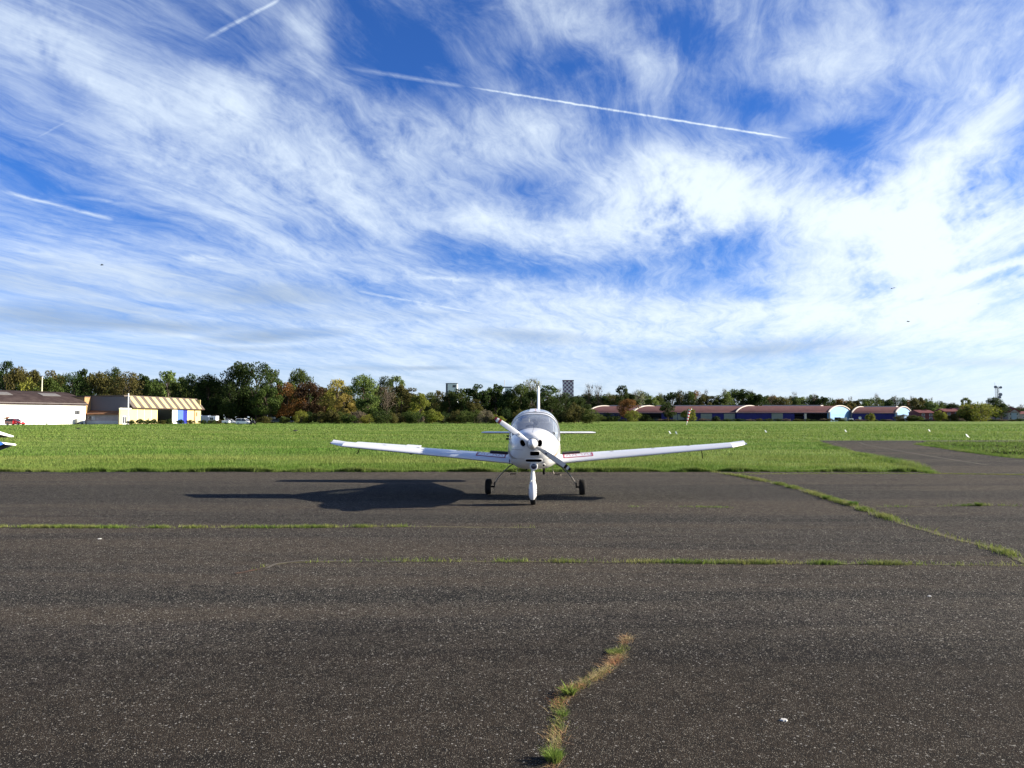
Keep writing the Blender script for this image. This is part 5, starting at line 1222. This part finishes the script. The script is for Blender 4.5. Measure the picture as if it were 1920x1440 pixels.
bpy.context.view_layer.update(); dg = bpy.context.evaluated_depsgraph_get(); me3 = bpy.data.meshes.new_from_object(po.evaluated_get(dg)); po.modifiers.clear(); po.data = me3
for p in me3.polygons: p.material_index = 1 if p.center.z < .95 and abs(p.center.x) < .20 else (2 if p.center.z > 1.52 or p.center.z < .93 else 0); p.use_smooth = True
b = MB(); b.loft([oring(0, .005, z, r, r*1.1, 12) for z, r in [(1.70,.115),(1.78,.112),(1.85,.08),(1.88,.02)]]); b.build('hair', mat('hair_brown', (.05,.03,.02), .8), pe, smooth=True)

# ------------------------------------------------------------------ trees
def crown_mesh(name, seed, n, rx, rz, lobes, leaf, gap=.0, base=.12, squash=.85, hollow=.55, droop=0):
    r = np.random.default_rng(seed); C_ = []
    for k in range(lobes):      # lobes spread over an uneven envelope; unit height tree, trunk axis at 0
        t = r.random()**.8; z = base+(1-base)*(.15+.78*t); env = math.sin(PI*min(max((z-base)/(1.02-base), .02), .98))**.55
        a = r.uniform(0, 2*PI); q = rx*env*r.uniform(.35, .92); lr = rx*r.uniform(.26, .46)*(1.1-.45*t)
        C_.append((q*math.cos(a), q*math.sin(a), min(z, 1-lr*.75), lr))
    C_.append((0, 0, .93, rx*.25))
    C_ = np.array(C_); w = C_[:, 3]**2; w /= w.sum()
    i = r.choice(len(C_), n, p=w); d = r.normal(size=(n, 3)); d /= np.linalg.norm(d, axis=1)[:, None]
    rad = C_[i, 3]*(hollow+(1-hollow)*r.random(n)**.6)*(1+.16*np.sin(d[:, 0]*9+i)*np.cos(d[:, 2]*8+i*2))
    P = C_[i, :3]+d*rad[:, None]*np.array([1, 1, squash]); P = P[P[:, 2] > base*.55]; n = len(P)
    a = r.normal(size=(n, 3)); a /= np.linalg.norm(a, axis=1)[:, None]; b_ = np.cross(a, r.normal(size=(n, 3))); b_ /= np.linalg.norm(b_, axis=1)[:, None]
    s = leaf*r.uniform(.55, 1.35, n)[:, None]; c_ = np.cross(a, b_)
    V = np.stack([P-a*s*.5, P+b_*s*.42+c_*s*.15, P+a*s*.5, P-b_*s*.42+c_*s*.1], 1)
    me = bpy.data.meshes.new(name); me.vertices.add(n*4); me.vertices.foreach_set('co', V.ravel()); me.loops.add(n*4)
    me.loops.foreach_set('vertex_index', np.arange(n*4, dtype=np.int32)); me.polygons.add(n); me.polygons.foreach_set('loop_start', (np.arange(n)*4).astype(np.int32))
    me.update(calc_edges=True); return me, C_
def trunk_mesh(name, C_, bare=False, seed=0, w=.018):
    r = random.Random(seed); b = MB(); b.tube([(0,0,0),(.005,.004,.3),(-.004,0,.6),(0,.004,.86)], [w*1.25, w, w*.65, w*.2], 7)
    for (x, y, z, lr) in C_[:22 if not bare else 60]:
        z0 = max(.12, z-math.hypot(x, y)*1.3); b.tube([(0,0,z0), (x*.45,y*.45,z0+(z-z0)*.6), (x,y,z)], [w*.5, w*.32, w*.12], 5)
        if bare:
            for k in range(9):
                d = Vector((r.gauss(0,1), r.gauss(0,1), abs(r.gauss(.5,.7)))).normalized()*lr*r.uniform(.7,1.5)
                b.tube([(x*.8,y*.8,z0+(z-z0)*.85), Vector((x,y,z))+d*.5, Vector((x,y,z))+d+Vector((0,0,lr*.2))], [w*.16, w*.10, w*.05], 3, caps=False)
    me = bpy.data.meshes.new(name); me.from_pydata(b.v, [], b.f); me.update(); me.polygons.foreach_set('use_smooth', [True]*len(me.polygons)); return me
VAR = {}
def mk(key, *a, bare=False, w=.018, **k):
    me, C_ = crown_mesh('crown_'+key, *a, **k); VAR[key] = (me, trunk_mesh('trunk_'+key, C_, bare, a[0], w), a[2])
# key: seed, leaves, rx (relative to height), rz, lobes, leaf size
mk('broad', 11, 6500, .52, 1, 34, .030); mk('broad2', 12, 6500, .46, 1, 30, .032); mk('round', 13, 5600, .40, 1, 24, .034, base=.10)
mk('tall', 14, 5200, .30, 1, 26, .032); mk('tall2', 15, 5200, .27, 1, 24, .034, base=.08); mk('loose', 16, 2300, .36, 1, 26, .034, base=.25, hollow=.2)
mk('sparse', 17, 800, .36, 1, 26, .034, base=.35, hollow=.2, bare=True, w=.014); mk('bare', 18, 260, .34, 1, 26, .030, base=.3, hollow=.2, bare=True, w=.014)
mk('bush', 19, 4200, .80, 1, 30, .055, base=.02, hollow=.4); mk('bush2', 20, 3600, .62, 1, 22, .060, base=.02, hollow=.4); mk('open', 21, 3000, .38, 1, 20, .036, base=.30, hollow=.35)
used_names = {}
WHERE = []
def tree(px, top, width, Y, key, colr, label, group='trees along the far edge of the airfield', rz=None, name=None, cat='tree', bark=None):
    g0 = at(px, 784, Y); h = at(px, top, Y).z; w = width*Y/F
    cm, tm, rx = VAR[key]; sxy = (w/2)/(rx*.98); rot = random.uniform(0, 6.28) if rz is None else rz
    o = empty(name or ('bush' if key.startswith('bush') else 'tree'), (g0.x, Y, 0), label, cat if not key.startswith('bush') else 'bush', group, rz=rot)
    for nm, me, m_ in (('crown', cm, FOL[colr]), ('trunk', tm, bark or M_BARK)):
        c = bpy.data.objects.new(nm, me); col.objects.link(c); c.parent = o; c.scale = (sxy, sxy, h)
        if not me.materials: me.materials.append(m_)
        c.material_slots[0].link = 'OBJECT'; c.material_slots[0].material = m_
    return o
    return o
ORD = ['first','second','third','fourth','fifth','sixth','seventh','eighth','ninth','tenth','eleventh','twelfth','thirteenth','fourteenth','fifteenth','sixteenth']
def relabel(lst, what):
    from collections import defaultdict
    D = defaultdict(list)
    for (o, x, lmx, lmname, form) in lst: D[(lmname, x >= lmx)].append((abs(x-lmx), o, form))
    for (nm, right), v in D.items():
        for i, (_, o, form) in enumerate(sorted(v, key=lambda q: q[0])): o['label'] = f"{form}, {ORD[i]} {what} {'right' if right else 'left'} of {nm}"
T = [ # px, top, width, distance, shape, colour, label
(8,676,46,300,'loose','dark green','tall dark feathery tree at the left edge of the photo'),
(34,688,50,295,'broad2','olive','olive brown tree second from the left edge'),
(62,694,44,300,'round','olive','olive tree just left of the thin pole behind the white hangar'),
(52,716,60,262,'bush','yellow green','yellow green bush above the white hangar roof'),
(92,708,50,262,'round','green','bright green small tree right of the thin pole'),
(96,693,40,320,'tall','olive','thin olive tree top right of the thin pole'),
(134,699,66,275,'broad','dark green','round dark green tree above the gap between hangars'),
(156,690,40,330,'tall2','dark green','dark pointed tree behind the round one over the brick tower'),
(186,698,60,280,'broad2','olive','olive brown round tree above the dark roof'),
(214,690,58,320,'broad','dark green','high dark tree above the left part of the dark roof'),
(236,698,66,280,'broad','olive','rounded olive tree just left of the white flag pole'),
(262,702,48,325,'round','dark green','dark tree behind the left end of the striped roof'),
(285,712,44,285,'round','green','green tree over the left third of the striped roof'),
(314,695,56,320,'open','light green','pale open crowned tree over the middle of the striped roof'),
(338,706,46,300,'tall','green','green tree right of the pale open tree'),
(358,702,60,290,'broad','dark green','very dark tree over the right third of the striped roof'),
(390,702,56,290,'broad2','dark green','dark tree between the striped hangar and the largest tree'),
(404,722,46,270,'round','dark green','lower dark tree touching the largest tree on its left'),
(446,679,74,262,'broad2','dark green','left half of the largest dark green tree'),
(480,680,84,258,'broad','dark green','largest and tallest dark green tree left of centre'),
(508,692,44,275,'open','green','lighter right shoulder beside the largest dark tree'),
(500,726,50,250,'round','green','green lower tree leaning from the right foot of the largest tree'),
(429,716,50,254,'broad','dark green','low dark tree at the left foot of the largest tree'),
(559,692,52,330,'broad2','green','grey green tree standing above the red ones'),
(538,718,62,290,'broad','rust orange','rust orange tree right of the largest dark tree'),
(578,716,64,292,'broad2','dark red','dark red tree between rust orange and yellow trees'),
(602,726,44,300,'round','olive','brownish olive tree between the dark red and yellow trees'),
(632,711,58,285,'loose','yellow','yellow tree with a loose top left of the light green one'),
(618,730,42,272,'round','yellow green','yellow green low tree in front of the dark red trees'),
(645,738,40,268,'round','yellow','lower yellow tree at the foot of the light green one'),
(681,703,60,278,'broad2','light green','tall light green tree right of the yellow trees'),
(690,738,40,262,'tall','green','green lower tree in front of the tall light green one'),
(724,706,50,310,'broad','dark green','dark tree right of the tall light green tree'),
(742,704,36,330,'open','light green','pale open top beside the dark tree'),
(726,724,46,270,'bare','grey brown','leafless grey tree in front of the dark tree'),
(752,722,44,300,'round','olive','brownish olive tree right of the leafless grey tree'),
(768,726,40,290,'tall','olive','slim olive tree at the start of the central belt'),
(786,737,40,280,'round','yellow green','yellow green round tree low in the belt'),
(806,736,44,300,'broad','green','mid green tree left of the white tower'),
(822,732,40,320,'loose','olive','thin olive tree left of the white tower'),
(843,733,40,295,'round','dark green','dark tree in front of the white tower'),
(866,728,40,300,'open','green','open green tree right of the white tower'),
(893,719,44,292,'tall','dark green','tall dark tree half way from the white tower to the capped tower'),
(889,748,36,270,'tall','olive','low brownish tree standing before the tall dark one'),
(918,727,40,300,'round','green','mid green tree left of the capped tower'),
(930,719,38,294,'tall2','dark green','dark narrow tree just left of the capped tower'),
(952,733,40,285,'round','dark green','round dark tree below the capped tower'),
(977,720,50,285,'broad2','green','broad green tree left of the tail fin'),
(998,708,46,310,'sparse','pale','pale half bare tree behind the tail fin'),
(1000,732,40,280,'round','dark green','dark lower tree behind the canopy'),
(1030,722,44,292,'open','green','green tree just right of the tail fin'),
(1046,728,30,320,'bare','pale','bare white branched tree left of the chequered tower'),
(1034,746,44,276,'round','dark green','dark low tree right of the canopy'),
(1062,737,46,292,'broad','dark green','dark tree below the chequered tower'),
(1085,742,44,300,'round','dark green','dark tree right of the chequered tower'),
(1077,756,32,262,'bush2','olive','small olive tree with yellow top in front of the belt'),
(1104,738,44,475,'broad2','dark green','dark tree under the twin thin tops'),
(1104,720,26,470,'bare','grey brown','thin nearly leafless tree, left of the twin tops'),
(1122,722,22,470,'bare','grey brown','thin nearly leafless tree, right of the twin tops'),
(1128,742,40,480,'round','green','green tree behind the leftmost barrel hangar'),
(1150,740,40,480,'broad','olive','brownish tree behind the leftmost barrel hangar'),
(1166,722,28,470,'open','dark green','high dark tree top above the orange green tree'),
(1178,738,40,480,'round','dark green','dark tree behind the orange green tree'),
(1197,729,26,480,'sparse','pale','pale thin tree right of the orange green tree'),
(1177,748,46,400,'broad2','rust orange','orange green tree standing before the barrel hangars'),
(1188,770,30,380,'bush','yellow green','green bush at the foot of the orange green tree'),
(1252,754,30,400,'tall','dark green','dark green tree before the long barrel hangar'),
(1295,766,32,405,'bush2','yellow green','rounded yellowish bush behind the windsock'),
(1138,775,50,400,'bush','dark green','wide dark bush covering the leftmost barrel hangar'),
(1118,776,40,395,'bush','green','green bush at the left end of the barrel hangars'),
(1210,776,30,398,'bush2','dark green','dark bush right of the orange green tree'),
(1342,780,16,410,'bush2','dark green','small dark bush in front of a pale door'),
(1633,775,20,405,'bush2','yellow green','small round yellow green bush before the rightmost hangar'),
(1694,778,34,405,'bush','olive','olive bush in front of the half hidden blue gable'),
(1714,779,34,402,'bush2','green','green bush under the right side of the last blue gable'),
(1762,770,28,410,'bush2','yellow green','leafy bush between the two dark red houses'),
(1838,756,66,395,'bush','yellow green','big rounded yellow green bush near the right edge'),
(1812,764,36,400,'bush2','dark green','dark green bush left half of the big rounded bush'),
(1790,776,22,398,'bush2','olive','little olive bush near the white dish'),
(1866,745,36,430,'broad2','dark green','dark green tree standing below the telecom mast'),
(1878,756,28,428,'round','dark green','dark lower crown right of the telecom mast'),
(1811,745,20,470,'open','light green','light green open tree above the big rounded bush'),
]
random.seed(5)
for t in T:
    if 365 < t[0] < 620 and t[3] < 284 and not t[4].startswith('bush'): t = t[:3]+(t[3]+26,)+t[4:]
    tree(*t)
# the belt behind the right hangars
cols = ['dark green','green','olive','green','dark green','olive','light green','dark green','rust orange','green']
near_ = {1110:'the left hangar end',1222:'the dark hangar opening',1400:'the white roof arc',1560:'the nearer blue gable',1700:'the last blue gable',1780:'the red houses',1910:'the right edge of the photo'}
BL, TL, RL, SL, WL = [], [], [], [], []
k = 0; x = 1096
profile = lambda x: float(np.interp(x, [1096,1180,1206,1240,1270,1300,1330,1350,1388,1410,1450,1500,1522,1560,1600,1625,1680,1720,1760,1800,1850,1930], [742,739,737,740,734,732,742,741,727,738,742,744,741,748,749,745,747,746,751,758,760,764]))
while x < 1935:
    w = random.uniform(26, 42)*(1.0 if x < 1500 else .85); key = random.choice(['broad','broad2','round','tall','round','open','broad'])
    c_ = cols[(k*7+3) % 10]; tp = profile(x)+random.uniform(-2.5, 3.5)
    lm = min(near_, key=lambda q: abs(q-x)); side = 'left of' if x < lm else 'right of'
    form = {'broad':'broad','broad2':'spreading','round':'round','tall':'narrow','open':'open crowned'}[key]
    BL.append((tree(x, tp, w, 500+random.uniform(-15, 40), key, c_, 'x', group='woodland belt behind the barrel hangars'), x, lm, near_[lm], f'{form} {c_} tree'))
    if k % 3 == 1: xx = x+random.uniform(-8,8); TL.append((tree(xx, tp-random.uniform(3,9), 15, 520, random.choice(['sparse','bare','sparse']), random.choice(['pale','grey brown','olive']), 'x', group='woodland belt behind the barrel hangars'), xx, lm, near_[lm], 'thin half bare tree top'))
    x += w*.42; k += 1
relabel(BL, 'belt tree'); relabel(TL, 'thin top')
# second row filling the belt on the left
k = 0; x = -30
prof2 = lambda x: float(np.interp(x, [-30,40,120,200,300,400,520,600,700,760,800,900,1000,1100,1180], [700,700,706,706,712,712,728,730,722,738,744,738,738,746,748]))
lm2 = {30:'the thin pole',195:'the dark roof',310:'the striped roof',460:'the largest tree',600:'the dark red trees',720:'the leafless grey tree',845:'the white tower',950:'the capped tower',1066:'the chequered tower',1180:'the orange green tree'}
while x < 1092:
    w = random.uniform(34, 52); key = random.choice(['broad','broad2','round','round']); c_ = ['dark green','olive','dark green','green'][(k*3+1) % 4]
    lm = min(lm2, key=lambda q: abs(q-x)); side = 'left of' if x < lm else 'right of'
    RL.append((tree(x, prof2(x)+random.uniform(-3, 4), w, 345+random.uniform(-8, 14), key, c_, 'x', group='rear row of the tree belt'), x, lm, lm2[lm], f'shaded {c_} tree'))
    x += w*.55; k += 1
# hedge and scrub at the foot of the belt
k = 0; x = 482
while x < 1115:
    w = random.uniform(20, 40); key = random.choice(['bush','bush2']); c_ = ['olive','green','dark green','green','yellow green','olive','grey brown'][(k*5) % 7]
    tp = random.uniform(768, 779) if x < 740 else random.uniform(766, 780)
    lm = min(lm2, key=lambda q: abs(q-x)); side = 'left of' if x < lm else 'right of'
    if not (480 < x < 560) or k % 2: SL.append((tree(x, tp if x > 560 else 781, w, 246+random.uniform(-4, 10), key, c_, 'x', group='scrub at the foot of the tree belt'), x, lm, lm2[lm], f'{c_} scrub bush'))
    x += w*.55; k += 1
for i, (x, c_) in enumerate([(248,'dark green'),(262,'dark green'),(276,'green'),(290,'dark green'),(304,'olive'),(318,'dark green'),(340,'dark green'),(358,'olive'),(382,'dark green'),(398,'green'),(412,'olive')]):
    Yq = 206+(x-248)*.20
    tree(x, 786.5+random.uniform(-1,1.5), 18, Yq, 'bush2', c_, f'low {c_} shrub in front of the striped hangar {["below the flag pole","before the person","under the cream wall","at the open door edge","left in the dark doorway","right in the dark doorway","before the blue doors","at the right wall end","before the pale blue box","before the white cabin","right of the white cabin"][i]}', group='shrubs in front of the striped hangar')
k = 0; x = 1100
while x < 1930:
    w = random.uniform(14, 30); lm = min({**near_, 1295:'the windsock'}, key=lambda q: abs(q-x)); nmx = {**near_, 1295:'the windsock'}[lm]
    c_ = ['dark green','green','olive','grey brown'][(k*3) % 4]
    WL.append((tree(x, random.uniform(784.6, 787.0), w, 412, 'bush2', c_, 'x', group='weed clumps along the far hangars', cat='bush'), x, lm, nmx, f'low {c_} weed clump'))
    x += w*.8; k += 1
relabel(RL, 'rear tree'); relabel(SL, 'bush'); relabel(WL, 'clump')
# dense undergrowth that reads as one mass under and behind the trees
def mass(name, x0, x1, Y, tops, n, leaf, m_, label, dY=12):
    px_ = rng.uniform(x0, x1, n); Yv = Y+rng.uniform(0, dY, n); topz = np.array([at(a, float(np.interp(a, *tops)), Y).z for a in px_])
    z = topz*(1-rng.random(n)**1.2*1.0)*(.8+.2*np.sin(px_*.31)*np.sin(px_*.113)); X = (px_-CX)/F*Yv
    P = np.c_[X, Yv, np.maximum(z, .1)]; a = rng.normal(size=(n, 3)); a /= np.linalg.norm(a, axis=1)[:, None]; b_ = np.cross(a, rng.normal(size=(n, 3))); b_ /= np.linalg.norm(b_, axis=1)[:, None]
    s = leaf*rng.uniform(.6, 1.4, n)[:, None]; V = np.stack([P-a*s, P+b_*s, P+a*s, P-b_*s], 1)
    me = bpy.data.meshes.new(name); me.vertices.add(n*4); me.vertices.foreach_set('co', V.ravel()); me.loops.add(n*4)
    me.loops.foreach_set('vertex_index', np.arange(n*4, dtype=np.int32)); me.polygons.add(n); me.polygons.foreach_set('loop_start', (np.arange(n)*4).astype(np.int32)); me.update(calc_edges=True)
    props(link(name, me, m_), label, 'woodland', None, 'stuff')
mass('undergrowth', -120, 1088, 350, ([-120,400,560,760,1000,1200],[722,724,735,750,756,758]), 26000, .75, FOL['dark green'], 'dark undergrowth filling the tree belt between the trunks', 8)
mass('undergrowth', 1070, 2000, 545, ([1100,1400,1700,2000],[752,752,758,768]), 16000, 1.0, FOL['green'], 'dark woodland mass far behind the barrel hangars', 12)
